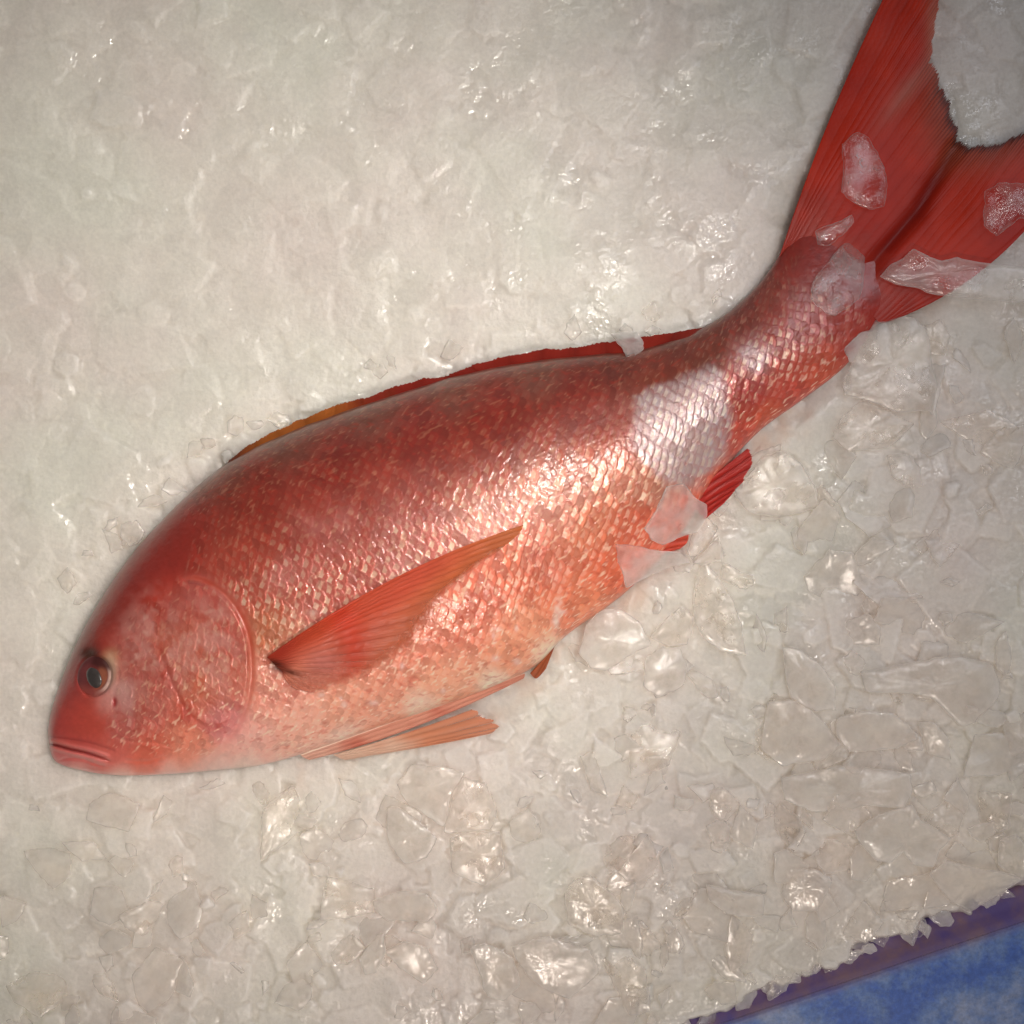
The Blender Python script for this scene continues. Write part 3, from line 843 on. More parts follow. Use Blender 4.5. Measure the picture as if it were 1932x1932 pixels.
fin('vent_fold', [(1056, 1196), (1052, 1214)], [(1030, 1262), (1012, 1280), (1000, 1270)], 50,
    lambda x, y, u, w_: 12 - 6 * u + 0 * x, lambda x, y, u, w_, ray, fine: (lin((160, 84, 52)) + 0 * x[..., None]) * (0.7 + 0.4 * ray)[..., None],
    lambda x, y, u, w_, ray, fine: 0.9 + 0 * x, ridge=1.5, rays=3, n_len=40, thick=3, seed=9)
fin('anal_fin_spine', [(1215, 1022), (1222, 1052)], [(1300, 1006), (1296, 1024), (1282, 1036)], 50,
    lambda x, y, u, w_: 34 - 10 * u + 0 * x, lambda x, y, u, w_, ray, fine: (lin((196, 70, 48)) + 0 * x[..., None]) * (0.7 + 0.4 * ray)[..., None],
    lambda x, y, u, w_, ray, fine: 0.95 + 0 * x, ridge=1.5, rays=3, n_len=40, thick=3, seed=10)

# ------------------------------------------------------------------ ice bed
m_bed = ice_bed_material()
STEP = 2.3
xs = np.arange(-260, 2200, STEP)
BX, BY = np.meshgrid(xs, xs)
nb = len(xs)
edge = np.array([(1180, 2010), (1290, 1938), (1440, 1862), (1490, 1858), (1600, 1800), (1680, 1768), (1760, 1738), (1840, 1706), (1940, 1648), (2060, 1600), (2250, 1530)], float)
# coarse distance fields
cg = np.arange(-260, 2220, 12.0)
CX, CY = np.meshgrid(cg, cg)


def up(Fc, x=None, y=None):
    x = BX if x is None else x; y = BY if y is None else y
    fx = np.clip((x + 260) / 12.0, 0, len(cg) - 1.001); fy = np.clip((y + 260) / 12.0, 0, len(cg) - 1.001)
    i = fx.astype(int); j = fy.astype(int); a = fx - i; b = fy - j
    return (Fc[j, i] * (1 - a) + Fc[j, i + 1] * a) * (1 - b) + (Fc[j + 1, i] * (1 - a) + Fc[j + 1, i + 1] * a) * b


fp = np.array(fish_poly); fpc = np.vstack([fp, fp[:1]])
df = dist_poly(CX, CY, fpc); df = np.where(in_poly(CX, CY, fp), -df, df)
cp = np.array(caud_poly, float); cpc = np.vstack([cp, cp[:1]])
dc = dist_poly(CX, CY, cpc); dc = np.where(in_poly(CX, CY, cp), -dc, dc)
de, se, _ = dist_poly(CX, CY, edge, True)
de = de * np.where(se > 0, 1, -1)       # sign fixed below so that > 0 is beyond the edge
if up(de, np.array([1900.0]), np.array([1900.0]))[0] < 0: de = -de
dfF, dcF, deF = up(df), up(dc), up(de)

relief = 0.16 + 0.74 * sstep(-150, 350, (BY - 1150) + 0.55 * (BX - 900))       # smoother, melted ice at the upper left
relief = np.clip(relief + 0.15 * vnoise(BX, BY, 260, 17), 0.12, 1)
relief = np.maximum(relief, 0.5 * (1 - sstep(20, 130, up(df))) )
base = 9 * fbm(BX, BY, 420, 21, 3) + 5 * fbm(BX, BY, 120, 22, 3)
HB = np.full(BX.shape, -60.0)
TB = np.full(BX.shape, 0.0)
rf = np.random.default_rng(3)
NFL = 5200
for f in range(NFL):
    cx_, cy_ = rf.uniform(-260, 2200, 2)
    R = rf.choice([14, 22, 34, 50, 70], p=[.14, .24, .28, .22, .12]) * rf.uniform(.8, 1.25)
    i0, i1 = int((cx_ - R * 1.3 + 260) / STEP), int((cx_ + R * 1.3 + 260) / STEP) + 1
    j0, j1 = int((cy_ - R * 1.3 + 260) / STEP), int((cy_ + R * 1.3 + 260) / STEP) + 1
    i0, j0 = max(i0, 0), max(j0, 0); i1, j1 = min(i1, nb), min(j1, nb)
    if i1 <= i0 or j1 <= j0: continue
    x = BX[j0:j1, i0:i1] - cx_; y = BY[j0:j1, i0:i1] - cy_
    ns = rf.integers(4, 8)
    a0 = rf.uniform(0, 6.28)
    dmin = np.full(x.shape, 1e9)
    for q in range(ns):
        a = a0 + (q + rf.uniform(-.3, .3)) * 2 * math.pi / ns
        dmin = np.minimum(dmin, R * rf.uniform(.5, 1.0) - (x * math.cos(a) + y * math.sin(a)))
    dmin = dmin + 1.6 * vnoise(x + cx_, y + cy_, 9, f % 7)
    tl = rf.uniform(0, .30); ta = rf.uniform(0, 6.28)
    z0 = rf.normal(0, 7) - 0.06 * R
    h = z0 + tl * (x * math.cos(ta) + y * math.sin(ta)) * min(1, 26 / R) - 4.5 * (1 - np.clip(dmin / 7, 0, 1)) ** 2
    h = np.where(dmin > 0, h, -60)
    w_in = h > HB[j0:j1, i0:i1]
    fr_ = rf.uniform(-1, 1) * 0.5 + 1.1 * rf.uniform(0.2, 1) * np.exp(-((dmin - 3.5) / 2.6) ** 2) + rf.uniform(-.3, .3) * x / R  # own tone per flake, plus its lit edge painted as a pale line
    TB[j0:j1, i0:i1] = np.where(w_in, fr_, TB[j0:j1, i0:i1])
    HB[j0:j1, i0:i1] = np.where(w_in, h, HB[j0:j1, i0:i1])
HB = np.maximum(HB, -9)


def blur(a, n):
    for _ in range(n):
        a = np.pad(a, 1, mode='edge')
        a = (a[:-2, 1:-1] + a[2:, 1:-1] + a[1:-1, :-2] + a[1:-1, 2:] + 2 * a[1:-1, 1:-1]) / 6
    return a


soft = blur(HB, 8)
HB = blur(HB, 1)
HBs = HB * relief + soft * (1 - relief)
HZ = base + 0.62 * HBs * (0.3 + 0.7 * relief) - 8
TB = blur(TB, 1) * (0.35 + 0.65 * relief) + 0.3 * fbm(BX, BY, 26, 77, 3)
# hollow round the fish
HZ -= 10 * (1 - sstep(0, 90, dfF)) + 45 * sstep(0, -40, dfF)
HZ -= 6 * (1 - sstep(0, 60, dcF)) + 10 * sstep(0, -25, dcF)
HZ += 20 * np.exp(-((dfF - 30) / 34) ** 2) * sstep(2150, 2400, BX + BY) * sstep(40, 120, BY - (1610 - 0.62 * BX)) * (0.7 + 0.5 * vnoise(BX, BY, 60, 99)) * (1 - sstep(1560, 1640, BX))
HZ = np.where(dcF < 6, np.minimum(HZ, 8), HZ)
HZ = np.where((dfF < 3), np.minimum(HZ, 6), HZ)
# bank falling away at the tub
wob = 15 * vnoise(BX, BY, 42, 51) + 9 * vnoise(BX, BY, 17, 52)
HZ += -24 * sstep(-160, 0, deF) - 190 * sstep(-6, 26, deF + wob)
HZ += 0.4 * vnoise(BX, BY, 7, 91) * (0.4 + 0.6 * relief)
# pinkish melt water along the belly and the tail stalk
STN = (1 - sstep(0, 95, np.minimum(dfF, dcF + 30))) * sstep(-0.15, 0.45, fbm(BX, BY, 48, 64, 4)) * (((BX + BY) > 2150) | (BY > 1420)) * (BX > 560)
STN = blur(STN, 3)
# closed block: top sheet + skirt + floor
co = to_world(BX, BY, HZ).reshape(-1, 3)
i = np.arange(nb - 1)[:, None]; j = np.arange(nb - 1)[None, :]
qd = np.stack([i * nb + j, (i + 1) * nb + j, (i + 1) * nb + j + 1, i * nb + j + 1], -1).reshape(-1, 4)
rim = np.concatenate([np.arange(nb), np.arange(1, nb) * nb + nb - 1, (nb - 1) * nb + np.arange(nb - 2, -1, -1), np.arange(nb - 2, 0, -1) * nb])
low = co[rim].copy(); low[:, 2] = -300 * S
n0 = len(co); mR = len(rim)
co = np.vstack([co, low, [[0, 0, -300 * S]]])
kk = np.arange(mR); kn = (kk + 1) % mR
sk = np.stack([rim[kk], rim[kn], n0 + kn, n0 + kk], -1)
fl = np.stack([n0 + kk, n0 + kn, np.full(mR, n0 + mR), np.full(mR, n0 + mR)], -1)
bed = raw_mesh('crushed_ice', co, np.vstack([qd, sk]), m_bed, attrs={'flake_tone_rimlight': np.concatenate([TB.ravel(), np.zeros(mR + 1)]), 'stain': np.concatenate([STN.ravel(), np.zeros(mR + 1)])})
tag(bed, 'bed of wet packed crushed ice under and around the fish', 'crushed ice', kind='stuff')


def bed_h(x, y):
    i_ = np.clip(((np.asarray(x) + 260) / STEP).astype(int), 0, nb - 1)
    j_ = np.clip(((np.asarray(y) + 260) / STEP).astype(int), 0, nb - 1)
    return HZ[j_, i_]


# ------------------------------------------------------------------ loose ice pieces
m_clear = shard_material('clear_ice', 0.99, (0.955, 0.91, 0.87), 0.2)
m_milky = shard_material('milky_ice', 0.88, (0.955, 0.90, 0.85))
m_frost = shard_material('frosted_ice', 0.72, (0.955, 0.90, 0.85))


def shard(name, pts, mat, thick=9, lift=0.0, seed=0, zflat=None, bow=4, tilt=None, rough=1.6):
    pts = np.array(pts, float)
    n = len(pts)
    tv = np.linspace(0, n, 72, endpoint=False)
    ext = np.vstack([pts[-1:], pts, pts[:2]])
    # closed catmull, tightened
    sm = catmull(ext, tv + 1)
    ln = np.stack([np.interp(tv, np.arange(n + 1), np.append(pts[:, a], pts[0, a])) for a in (0, 1)], 1)
    ol = 0.18 * sm + 0.82 * ln
    r = np.random.default_rng(seed)
    c = ol.mean(0)
    ph = r.uniform(0, 99)
    wobv = rough * vnoise(ol[:, 0] + ph, ol[:, 1], 7, seed % 11) + rough * vnoise(ol[:, 0] - ph, ol[:, 1], 18, 3)
    nrm = (ol - c) / (np.hypot(*(ol - c).T)[:, None] + 1e-6)
    ol = ol + nrm * wobv[:, None]
    # support plane
    sx = np.concatenate([(ol * f + c * (1 - f)) for f in (1.0, 0.66, 0.33)])
    sup = np.maximum(bed_h(sx[:, 0], sx[:, 1]), fish_h(sx[:, 0], sx[:, 1]))
    if zflat is not None: sup = np.full(len(sx), float(zflat))
    Am = np.stack([sx[:, 0] - c[0], sx[:, 1] - c[1], np.ones(len(sx))], 1)
    pl, *_ = np.linalg.lstsq(Am, sup, rcond=None)
    g = math.hypot(pl[0], pl[1])
    if g > 0.55: pl[:2] *= 0.55 / g
    res = sup - (pl[0] * (sx[:, 0] - c[0]) + pl[1] * (sx[:, 1] - c[1]) + pl[2])
    pl[2] += 0.55 * max(0, res.max()) + lift
    if tilt is not None: pl[0] += tilt[0]; pl[1] += tilt[1]
    rings = np.array([0.0, .25, .45, .6, .72, .82, .89, .94, .97, .99, 1.0])
    Rr = np.concatenate([rings[1:], rings[1:-1][::-1]])
    upr = np.concatenate([np.ones(len(rings) - 1), -np.ones(len(rings) - 2)])
    x = c[0] + (ol[:, 0][None, :] - c[0]) * Rr[:, None]
    y = c[1] + (ol[:, 1][None, :] - c[1]) * Rr[:, None]
    h = np.clip(1 - Rr ** 3.4, 0, 1) ** 0.5
    mid_ = pl[0] * (x - c[0]) + pl[1] * (y - c[1]) + pl[2] + thick * 0.5 + bow * vnoise(x + ph, y, 45, 2)
    bumpy = 1 + 0.16 * vnoise(x + ph, y + ph, 13, 5) + 0.10 * vnoise(x, y, 6, 6)
    z = mid_ + (upr * h)[:, None] * thick * 0.5 * bumpy
    return x, y, z, pl, c, thick, name, mat, bow, ph


def make_shard(*a, parent=None, **kw):
    x, y, z, pl, c, thick, name, mat, bow, ph = shard(*a, **kw)
    nR, m = x.shape
    cz = pl[2] + thick * 0.5
    # origin at the piece's own centre
    co = to_world(x, y, z).reshape(-1, 3)
    ct = co[:m].mean(0, keepdims=True)
    cb = co[-m:].mean(0, keepdims=True)
    co = np.vstack([co, ct, cb])
    i = np.arange(nR - 1)[:, None]; j = np.arange(m)[None, :]; jn = (j + 1) % m
    q = np.stack([i * m + j, i * m + jn, (i + 1) * m + jn, (i + 1) * m + j], -1).reshape(-1, 4)
    jj_ = np.arange(m); jn_ = (jj_ + 1) % m
    me_q = q.tolist()
    faces = [tuple(f) for f in me_q] + [(nR * m, int(b), int(a)) for a, b in zip(jj_, jn_)] + [(nR * m + 1, int((nR - 1) * m + a), int((nR - 1) * m + b)) for a, b in zip(jj_, jn_)]
    org = co.mean(0)
    me = bpy.data.meshes.new(name)
    me.from_pydata((co - org).tolist(), [], faces)
    me.update()
    import bmesh
    bm = bmesh.new(); bm.from_mesh(me)
    bmesh.ops.recalc_face_normals(bm, faces=bm.faces)
    bm.to_mesh(me); bm.free()
    me.polygons.foreach_set('use_smooth', np.ones(len(me.polygons), bool))
    me.materials.append(mat)
    o = bpy.data.objects.new(name, me)
    o.location = org
    col.objects.link(o)
    return o


def zz(pts, ox, oy, k_):
    return [(ox + k_ * a, oy + k_ * b) for a, b in pts]


hero = [
 ('ice_chip', [(1152, 630), (1168, 624), (1200, 627), (1210, 640), (1215, 656), (1205, 667), (1193, 673), (1182, 672), (1172, 656)], m_milky, 10, 0, 'small milky ice chip stuck on the rear of the dorsal fin'),
 ('ice_chip', [(1539, 437), (1549, 428), (1588, 415), (1606, 406), (1611, 420), (1592, 440), (1575, 455), (1562, 465), (1543, 461)], m_clear, 8, 2, 'narrow clear ice sliver on the base of the tail fin'),
 ('ice_flake', [(1584, 466), (1600, 456), (1622, 461), (1633, 476), (1630, 520), (1622, 563), (1574, 598), (1558, 590), (1530, 566), (1534, 530)], m_clear, 8, 2, 'large clear angular ice flake full of bubbles lying where the tail joins the body'),
 ('ice_flake', [(1589, 272), (1618, 249), (1639, 259), (1657, 293), (1672, 329), (1674, 363), (1667, 389), (1646, 396), (1613, 383), (1587, 363), (1592, 311)], m_clear, 8, 4, 'thin teardrop ice flake lying flat on the upper red tail lobe'),
 ('ice_flake', [(1660, 522), (1680, 500), (1706, 484), (1724, 470), (1746, 480), (1776, 494), (1804, 486), (1860, 496), (1950, 505), (1960, 572), (1850, 566), (1760, 554), (1732, 545), (1690, 536)], m_milky, 14, 6, 'long milky pointed ice flake reaching over the lower tail lobe'),
 ('ice_flake', [(1858, 362), (1890, 344), (1932, 346), (1980, 360), (1970, 420), (1925, 412), (1880, 445), (1856, 425)], m_clear, 9, 4, 'ice flake over the lower tail lobe edge at the right frame edge'),
 ('ice_flake', [(1655, 600), (1697, 592), (1724, 598), (1746, 620), (1753, 643), (1769, 732), (1758, 776), (1691, 778), (1626, 752), (1592, 743), (1588, 723), (1624, 654)], m_milky, 14, 4, 'broad square ice plate leaning against the underside of the tail stalk'),
 ('ice_flake', [(1626, 756), (1690, 782), (1725, 800), (1680, 842), (1600, 852), (1570, 826), (1588, 786)], m_milky, 12, 2, 'rounded ice flake just below the broad square ice plate by the tail stalk'),
 ('ice_flake', [(1257, 918), (1290, 912), (1314, 942), (1332, 953), (1334, 973), (1316, 1005), (1280, 1015), (1251, 1028), (1231, 1020), (1215, 997), (1236, 966)], m_milky, 12, 4, 'milky pink tinged ice flake on the belly beside the red anal fin'),
 ('ice_flake', [(1161, 1026), (1187, 1028), (1239, 1038), (1282, 1041), (1303, 1062), (1264, 1070), (1226, 1086), (1181, 1110), (1174, 1077), (1166, 1062)], m_milky, 12, 4, 'milky wedge of ice on the lower belly with its sharp end on the scales'),
 ('ice_flake', [(1320, 1068), (1330, 1058), (1356, 1088), (1382, 1129), (1398, 1176), (1408, 1238), (1374, 1234), (1335, 1212), (1310, 1176), (1308, 1111)], m_milky, 9, 12, 'upright shell shaped ice flake with bright edges below the anal fin'),
 ('ice_chip', [(1359, 1060), (1374, 1062), (1395, 1076), (1421, 1086), (1426, 1103), (1400, 1113), (1361, 1092)], m_milky, 10, 10, 'narrow ice chip touching the top of the shell shaped flake'),
 ('ice_chip', [(1338, 1028), (1356, 1018), (1366, 1036), (1361, 1059), (1326, 1066), (1306, 1062)], m_milky, 10, 8, 'small rounded ice chip just above the shell shaped flake'),
 ('ice_chip', [(1315, 972), (1338, 978), (1355, 995), (1348, 1012), (1335, 1030), (1307, 1057), (1296, 1038)], m_clear, 10, 4, 'clear curved ice chip against the tip of the anal fin'),
 ('ice_flake', [(1385, 912), (1411, 896), (1436, 862), (1478, 850), (1514, 878), (1538, 917), (1543, 958), (1478, 976), (1421, 971), (1387, 938)], m_milky, 14, 4, 'large rounded ice flake right of the red anal fin'),
 ('ice_flake', [(1107, 1176), (1138, 1150), (1167, 1145), (1209, 1176), (1229, 1217), (1198, 1233), (1141, 1267), (1115, 1261), (1092, 1230)], m_frost, 12, 8, 'frosted round ended ice flake against the rear edge of the belly'),
 ('ice_flake', [(1219, 1238), (1245, 1220), (1284, 1222), (1297, 1254), (1291, 1293), (1245, 1316), (1214, 1295)], m_frost, 11, 5, 'frosted curled ice flake below the wedge on the belly'),
 ('ice_flake', [(1224, 1202), (1250, 1173), (1284, 1145), (1310, 1163), (1304, 1197), (1297, 1217), (1260, 1220)], m_milky, 11, 3, 'ice flake between the shell shaped flake and the curled flake'),
 ('ice_flake', [(1477, 1221), (1506, 1224), (1551, 1256), (1576, 1294), (1576, 1339), (1538, 1342), (1493, 1317), (1480, 1269)], m_frost, 11, 10, 'smooth fin shaped ice flake standing right of the middle of the ice bank'),
 ('ice_flake', [(1448, 1325), (1506, 1320), (1538, 1344), (1586, 1403), (1557, 1432), (1474, 1445), (1435, 1413)], m_frost, 12, 5, 'pale ice slab directly below the smooth fin shaped flake'),
 ('ice_flake', [(1621, 1268), (1698, 1253), (1762, 1243), (1813, 1237), (1874, 1253), (1890, 1310), (1838, 1363), (1813, 1370), (1762, 1319), (1723, 1309), (1634, 1306)], m_frost, 12, 6, 'largest flat ice plate near the right edge of the bank'),
 ('ice_flake', zz([(830, 520), (1000, 470), (1150, 490), (1280, 580), (1300, 640), (1180, 700), (900, 720), (820, 620)], 1313.8, 1188.7, .3199), m_frost, 12, 5, 'oval ice flake below the largest flat ice plate'),
 ('ice_flake', zz([(500, 870), (850, 800), (1100, 820), (1260, 850), (1280, 950), (1230, 1050), (1000, 1040), (700, 1080), (520, 1000)], 1313.8, 1188.7, .3199), m_frost, 13, 6, 'long pale ice slab lying level above the sparkling patch of the bank'),
 ('ice_lump', zz([(930, 1180), (1080, 1080), (1270, 1030), (1330, 1120), (1450, 1190), (1500, 1230), (1440, 1300), (1400, 1400), (1280, 1390), (1220, 1320), (1150, 1370), (1060, 1360), (960, 1250)], 1313.8, 1188.7, .3199), m_frost, 20, 5, 'thick knobbly lump of ice above the blue tub edge'),
 ('ice_flake', zz([(1370, 1440), (1480, 1360), (1650, 1400), (1830, 1430), (1940, 1470), (1880, 1500), (1620, 1662), (1500, 1600)], 1313.8, 1188.7, .3199), m_milky, 13, 8, 'pointed ice wedge jutting out over the blue tub'),
 ('ice_flake', zz([(60, 1500), (200, 1530), (400, 1560), (400, 1680), (300, 1700), (180, 1680), (70, 1590)], 1313.8, 1188.7, .3199), m_frost, 13, 6, 'half moon ice flake at the foot of the bank left of the sparkling ice'),
 ('ice_lump', zz([(1780, 1230), (1890, 1200), (1960, 1300), (1960, 1480), (1850, 1440), (1780, 1380)], 1313.8, 1188.7, .3199), m_milky, 18, 6, 'rounded translucent ice lump at the right edge above the blue tub'),
 ('ice_chip', zz([(1590, 1170), (1760, 1120), (1765, 1200), (1690, 1250), (1620, 1220)], 1313.8, 1188.7, .3199), m_milky, 12, 8, 'small five sided ice chip left of the rounded translucent lump'),
 ('ice_cube', [(1710, 1742), (1730, 1728), (1746, 1734), (1753, 1752), (1746, 1766), (1722, 1768), (1711, 1758)], m_clear, 14, 0, 'tiny clear piece of ice showing blue tub through it'),
 ('ice_flake', zz([(380, 130), (460, 10), (640, 20), (780, 60), (700, 200), (660, 380), (440, 240)], 625.6, 1438.9, .3238), m_frost, 12, 5, 'broad ice flake just below the pelvic fin'),
 ('ice_flake', zz([(320, 270), (380, 250), (540, 370), (610, 440), (560, 560), (420, 590), (325, 460)], 625.6, 1438.9, .3238), m_frost, 12, 7, 'rounded triangular ice flake lower left of the broad flake under the pelvic fin'),
 ('ice_flake', zz([(690, 440), (790, 400), (980, 400), (1010, 620), (900, 720), (700, 640)], 625.6, 1438.9, .3238), m_milky, 12, 6, 'squarish ice flake with rounded bright corner in the middle of the lower ice'),
 ('ice_flake', zz([(1350, 780), (1400, 690), (1500, 650), (1640, 760), (1700, 850), (1690, 1000), (1550, 1010), (1380, 950)], 625.6, 1438.9, .3238), m_milky, 12, 6, 'round bright rimmed ice flake low in the bank left of the sparkling ice'),
 ('ice_flake', zz([(800, 1070), (900, 1055), (1060, 1130), (1100, 1300), (1000, 1390), (900, 1360), (860, 1230)], 625.6, 1438.9, .3238), m_frost, 13, 8, 'upright ice slab with pale left edge near the bottom of the bank'),
 ('ice_flake', zz([(1050, 1070), (1250, 1010), (1500, 1080), (1560, 1230), (1380, 1380), (1200, 1300), (1090, 1180)], 625.6, 1438.9, .3238), m_frost, 13, 5, 'wide ice slab right of the upright slab near the bottom'),
 ('ice_flake', zz([(160, 1150), (240, 1010), (300, 990), (320, 1100), (260, 1220), (195, 1235)], 625.6, 1438.9, .3238), m_frost, 14, 7, 'curled ice sliver left of centre near the bottom of the photo'),
 ('ice_flake', zz([(240, 800), (430, 740), (560, 760), (620, 860), (560, 930), (330, 920), (250, 860)], 625.6, 1438.9, .3238), m_frost, 12, 5, 'flat ice flake just above the curled ice sliver'),
 ('ice_flake', zz([(700, 180), (770, 80), (900, 120), (960, 280), (930, 390), (700, 410), (655, 400)], 625.6, 1438.9, .3238), m_milky, 12, 7, 'tall pinkish ice flake with a pale edge above the squarish flake'),
 ('ice_flake', zz([(300, 1100), (420, 1040), (560, 1080), (620, 1200), (540, 1290), (400, 1200)], 625.6, 1438.9, .3238), m_frost, 12, 6, 'dull ice flake right beside the curled ice sliver'),
]
for q, (nm, pts, mt, tk, lf, lb) in enumerate(hero):
    kw = {}
    cxm = sum(p_[0] for p_ in pts) / len(pts); cym = sum(p_[1] for p_ in pts) / len(pts)
    if q in (3, 5): kw['zflat'] = 22
    if q == 1: kw['zflat'] = 30
    if q == 4: kw['zflat'] = 24
    if q == 28: kw['zflat'] = -40
    o = make_shard(nm, pts, mt, tk * (0.85 if mt is m_frost else 1), lf * 0.5, seed=q + 1, **kw)
    tag(o, lb, 'ice')

# further loose flakes: many of a kind
up1 = lambda F_, x, y: float(up(F_, np.array([float(x)]), np.array([float(y)]))[0])
zones = []
rz = np.random.default_rng(21)
placed = []
tries = 0
zone_defs = [
    ('lower', lambda x, y: y > 1460 and x < 1250 and y < 1990, 95, 'frosted ice flake half sunk in the crushed ice below the fish', 'ice flakes below the fish'),
    ('bank', lambda x, y: (y > 1250 and x > 1150), 120, 'pale ice flake on the coarse bank between belly and blue tub', 'ice flakes on the coarse bank'),
    ('tail', lambda x, y: x > 1430 and y < 1250 and y > 620, 45, 'dim ice flake in the shaded ice below the tail', 'ice flakes below the tail'),
]
zone_defs += [('back', lambda x, y: x < 1450 and y < 1250 and up1(df, x, y) < 75, 30, 'small pale ice flake pushed up along the back of the fish', 'ice flakes along the back'),
              ('rim', lambda x, y: x > 1150 and -30 < up1(de, x, y) < 6, 26, 'translucent ice piece hanging over the inner edge of the blue tub', 'ice pieces over the tub edge')]
zone_defs = [(a, b, {'lower': 80, 'bank': 105, 'tail': 42}.get(a, c), d_, e_) for a, b, c, d_, e_ in zone_defs]
for (zn, cond, cnt, lb, grp) in zone_defs:
    made = 0; tries = 0
    while made < cnt and tries < 20000:
        tries += 1
        x, y = rz.uniform(-20, 1960), rz.uniform(560 if zn != 'back' else 450, 1960)
        if not cond(x, y): continue
        R = rz.choice([17, 28, 42, 58], p=[.20, .30, .30, .20]) * rz.uniform(.85, 1.2)
        if zn in ('back', 'rim'): R = min(R, 30) * 0.9
        if up1(df, x, y) < R * (0.6 if (x < 1080 or zn == 'back') else 0.22) + 2 or up1(dc, x, y) < R + 8 or (zn != 'rim' and up1(de, x, y) > -R * 0.45): continue
        if any((x - a) ** 2 + (y - b) ** 2 < (0.42 * (R + r_)) ** 2 for a, b, r_ in placed): continue
        placed.append((x, y, R)); made += 1
        ns = rz.integers(4, 7); a0 = rz.uniform(0, 6.28); el = rz.uniform(.42, .95); er_ = rz.uniform(0, 3.14)
        pts = []
        for q in range(ns):
            a = a0 + (q + rz.uniform(-.28, .28)) * 2 * math.pi / ns
            rr_ = R * rz.uniform(.65, 1.3)
            ax, ay = rr_ * math.cos(a), rr_ * math.sin(a) * el
            pts.append((x + ax * math.cos(er_) - ay * math.sin(er_), y + ax * math.sin(er_) + ay * math.cos(er_)))
        o = make_shard('ice_flake', pts, m_milky if rz.random() < .25 else m_frost, rz.uniform(5, 9), rz.uniform(-5, 0), seed=int(rz.integers(1, 9999)),
                       tilt=(rz.uniform(-.25, .25), rz.uniform(-.25, .25)), zflat=(-44 if zn == 'rim' else None))
        tag(o, lb, 'ice', grp)

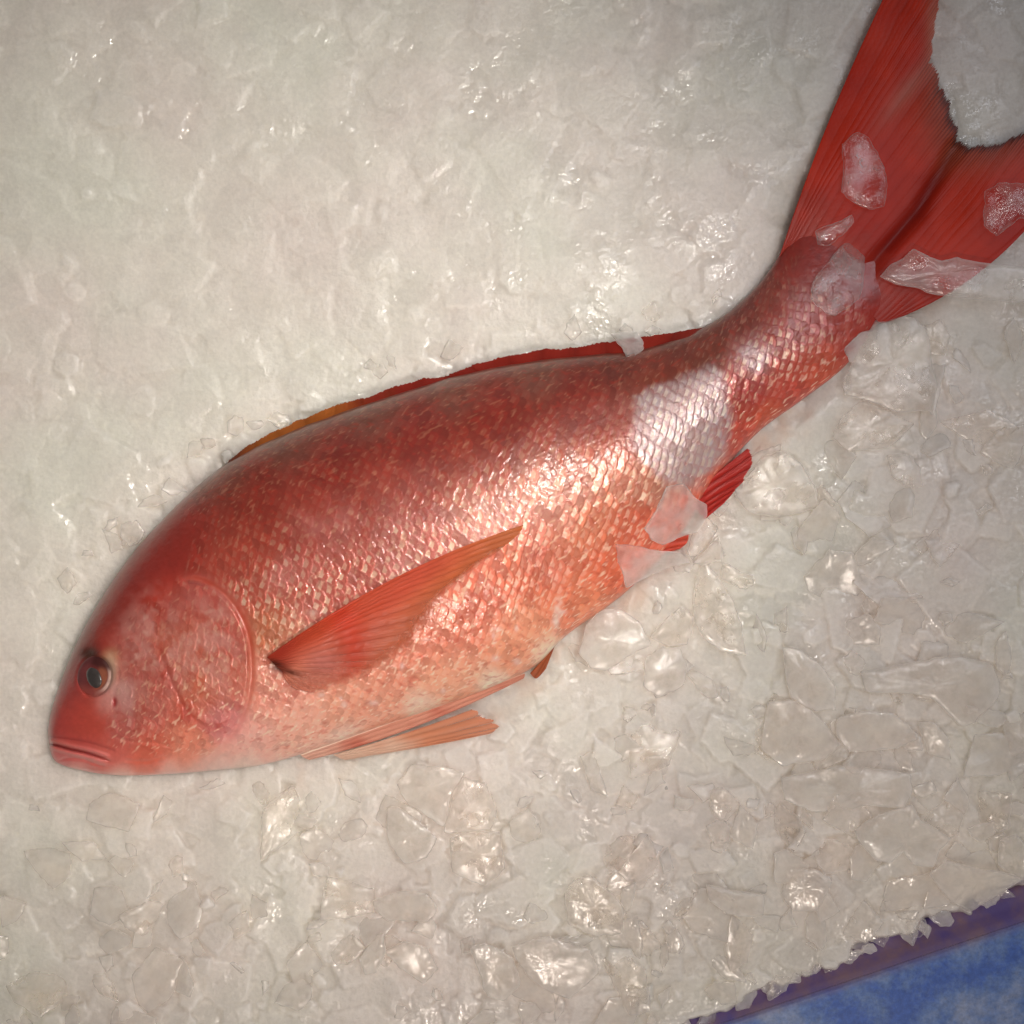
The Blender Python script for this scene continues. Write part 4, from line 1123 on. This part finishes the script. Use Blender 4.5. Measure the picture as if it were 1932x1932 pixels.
# ------------------------------------------------------------------ blue tub
def tub_material():
    m, nt, out = new_mat('scuffed_blue_plastic')
    tc = nt.nodes.new('ShaderNodeTexCoord'); o = tc.outputs['Object']
    n1 = noise_node(nt, 22, 6, 0.7, o)
    n2 = noise_node(nt, 300, 4, 0.7, o)
    c1 = nt.nodes.new('ShaderNodeValToRGB')
    c1.color_ramp.elements[0].position = 0.42; c1.color_ramp.elements[0].color = (0.055, 0.13, 0.44, 1)
    c1.color_ramp.elements[1].position = 0.74; c1.color_ramp.elements[1].color = (0.36, 0.41, 0.54, 1)
    e = c1.color_ramp.elements.new(0.52); e.color = (0.12, 0.21, 0.46, 1)
    nt.links.new(n1.outputs[0], c1.inputs[0])
    c2 = nt.nodes.new('ShaderNodeMixRGB'); c2.blend_type = 'OVERLAY'; c2.inputs[0].default_value = 0.6
    nt.links.new(c1.outputs[0], c2.inputs[1]); nt.links.new(n2.outputs[0], c2.inputs[2])
    # brown dirt at the lip, plus the inner wall's shadow painted in purple
    at = nt.nodes.new('ShaderNodeAttribute'); at.attribute_name = 'grime_shade'
    c3 = nt.nodes.new('ShaderNodeMixRGB')
    nt.links.new(at.outputs['Fac'], c3.inputs[0]); nt.links.new(c2.outputs[0], c3.inputs[1])
    n3 = noise_node(nt, 40, 4, 0.6, o)
    c4 = nt.nodes.new('ShaderNodeValToRGB')
    c4.color_ramp.elements[0].color = (0.11, 0.075, 0.25, 1); c4.color_ramp.elements[0].position = .4
    c4.color_ramp.elements[1].color = (0.22, 0.13, 0.17, 1); c4.color_ramp.elements[1].position = .65
    nt.links.new(n3.outputs[0], c4.inputs[0]); nt.links.new(c4.outputs[0], c3.inputs[2])
    p = N(nt, 'ShaderNodeBsdfPrincipled')
    nt.links.new(c3.outputs[0], p.inputs['Base Color'])
    p.inputs['Roughness'].default_value = 0.5
    b = bump(nt, n2.outputs[0], 0.3, 0.0005)
    nt.links.new(b.outputs[0], p.inputs['Normal'])
    nt.links.new(p.outputs[0], out.inputs[0])
    return m


m_tub = tub_material()
tub = bpy.data.objects.new('tub', None); col.objects.link(tub)
tub.location = to_world(np.array([1800.0]), np.array([1850.0]), np.array([-60.0]))[0]
tag(tub, 'scuffed blue plastic tub edge holding the ice at the lower right', 'tub')
A0 = np.array([1431.0, 1911.0]); dv = np.array([501.0, -169.0]); dv /= np.hypot(*dv); nv = np.array([-dv[1], dv[0]])   # nv points outward (down right)


def strip(name, prof, grime_shade, lo=-700, hi=1100, n=120):
    along = np.linspace(lo, hi, n)[:, None]
    pr = np.array(prof, float)
    tq = np.linspace(0, len(pr) - 1, 60)
    pr = np.stack([np.interp(tq, np.arange(len(pr)), pr[:, a]) for a in (0, 1)], 1)
    for _ in range(3):
        pr[1:-1] = (pr[:-2] + 2 * pr[1:-1] + pr[2:]) / 4
    gr = np.interp(tq, np.arange(len(grime_shade)), grime_shade)
    x = A0[0] + dv[0] * along + nv[0] * pr[:, 0][None, :]
    y = A0[1] + dv[1] * along + nv[1] * pr[:, 0][None, :]
    z = pr[:, 1][None, :] + 1.5 * vnoise(x, y, 120, 5)
    k_ = S
    wx = np.stack([(x - 966) * S * (H + 40) / H, -(y - 966) * S * (H + 40) / H, z * S], -1).reshape(-1, 3) - np.array(tub.location)
    m = x.shape[1]
    i = np.arange(n - 1)[:, None]; j = np.arange(m - 1)[None, :]
    q = np.stack([i * m + j, i * m + j + 1, (i + 1) * m + j + 1, (i + 1) * m + j], -1).reshape(-1, 4)
    o = raw_mesh(name, wx, q[:, ::-1], m_tub, None, tub, {'grime_shade': np.broadcast_to(gr, x.shape)})
    return o


strip('inner_wall', [(-90, -190), (-72, -110), (-56, -72), (-30, -58), (-14, -46), (-3.5, -40)], [1, 1, 1, 1, 1, 0.9])
strip('rim', [(-3, -40), (4, -36), (14, -37), (60, -42), (200, -50), (420, -60), (440, -90), (440, -200)], [0.8, 0.35, 0, 0, 0, 0, 0, 0])
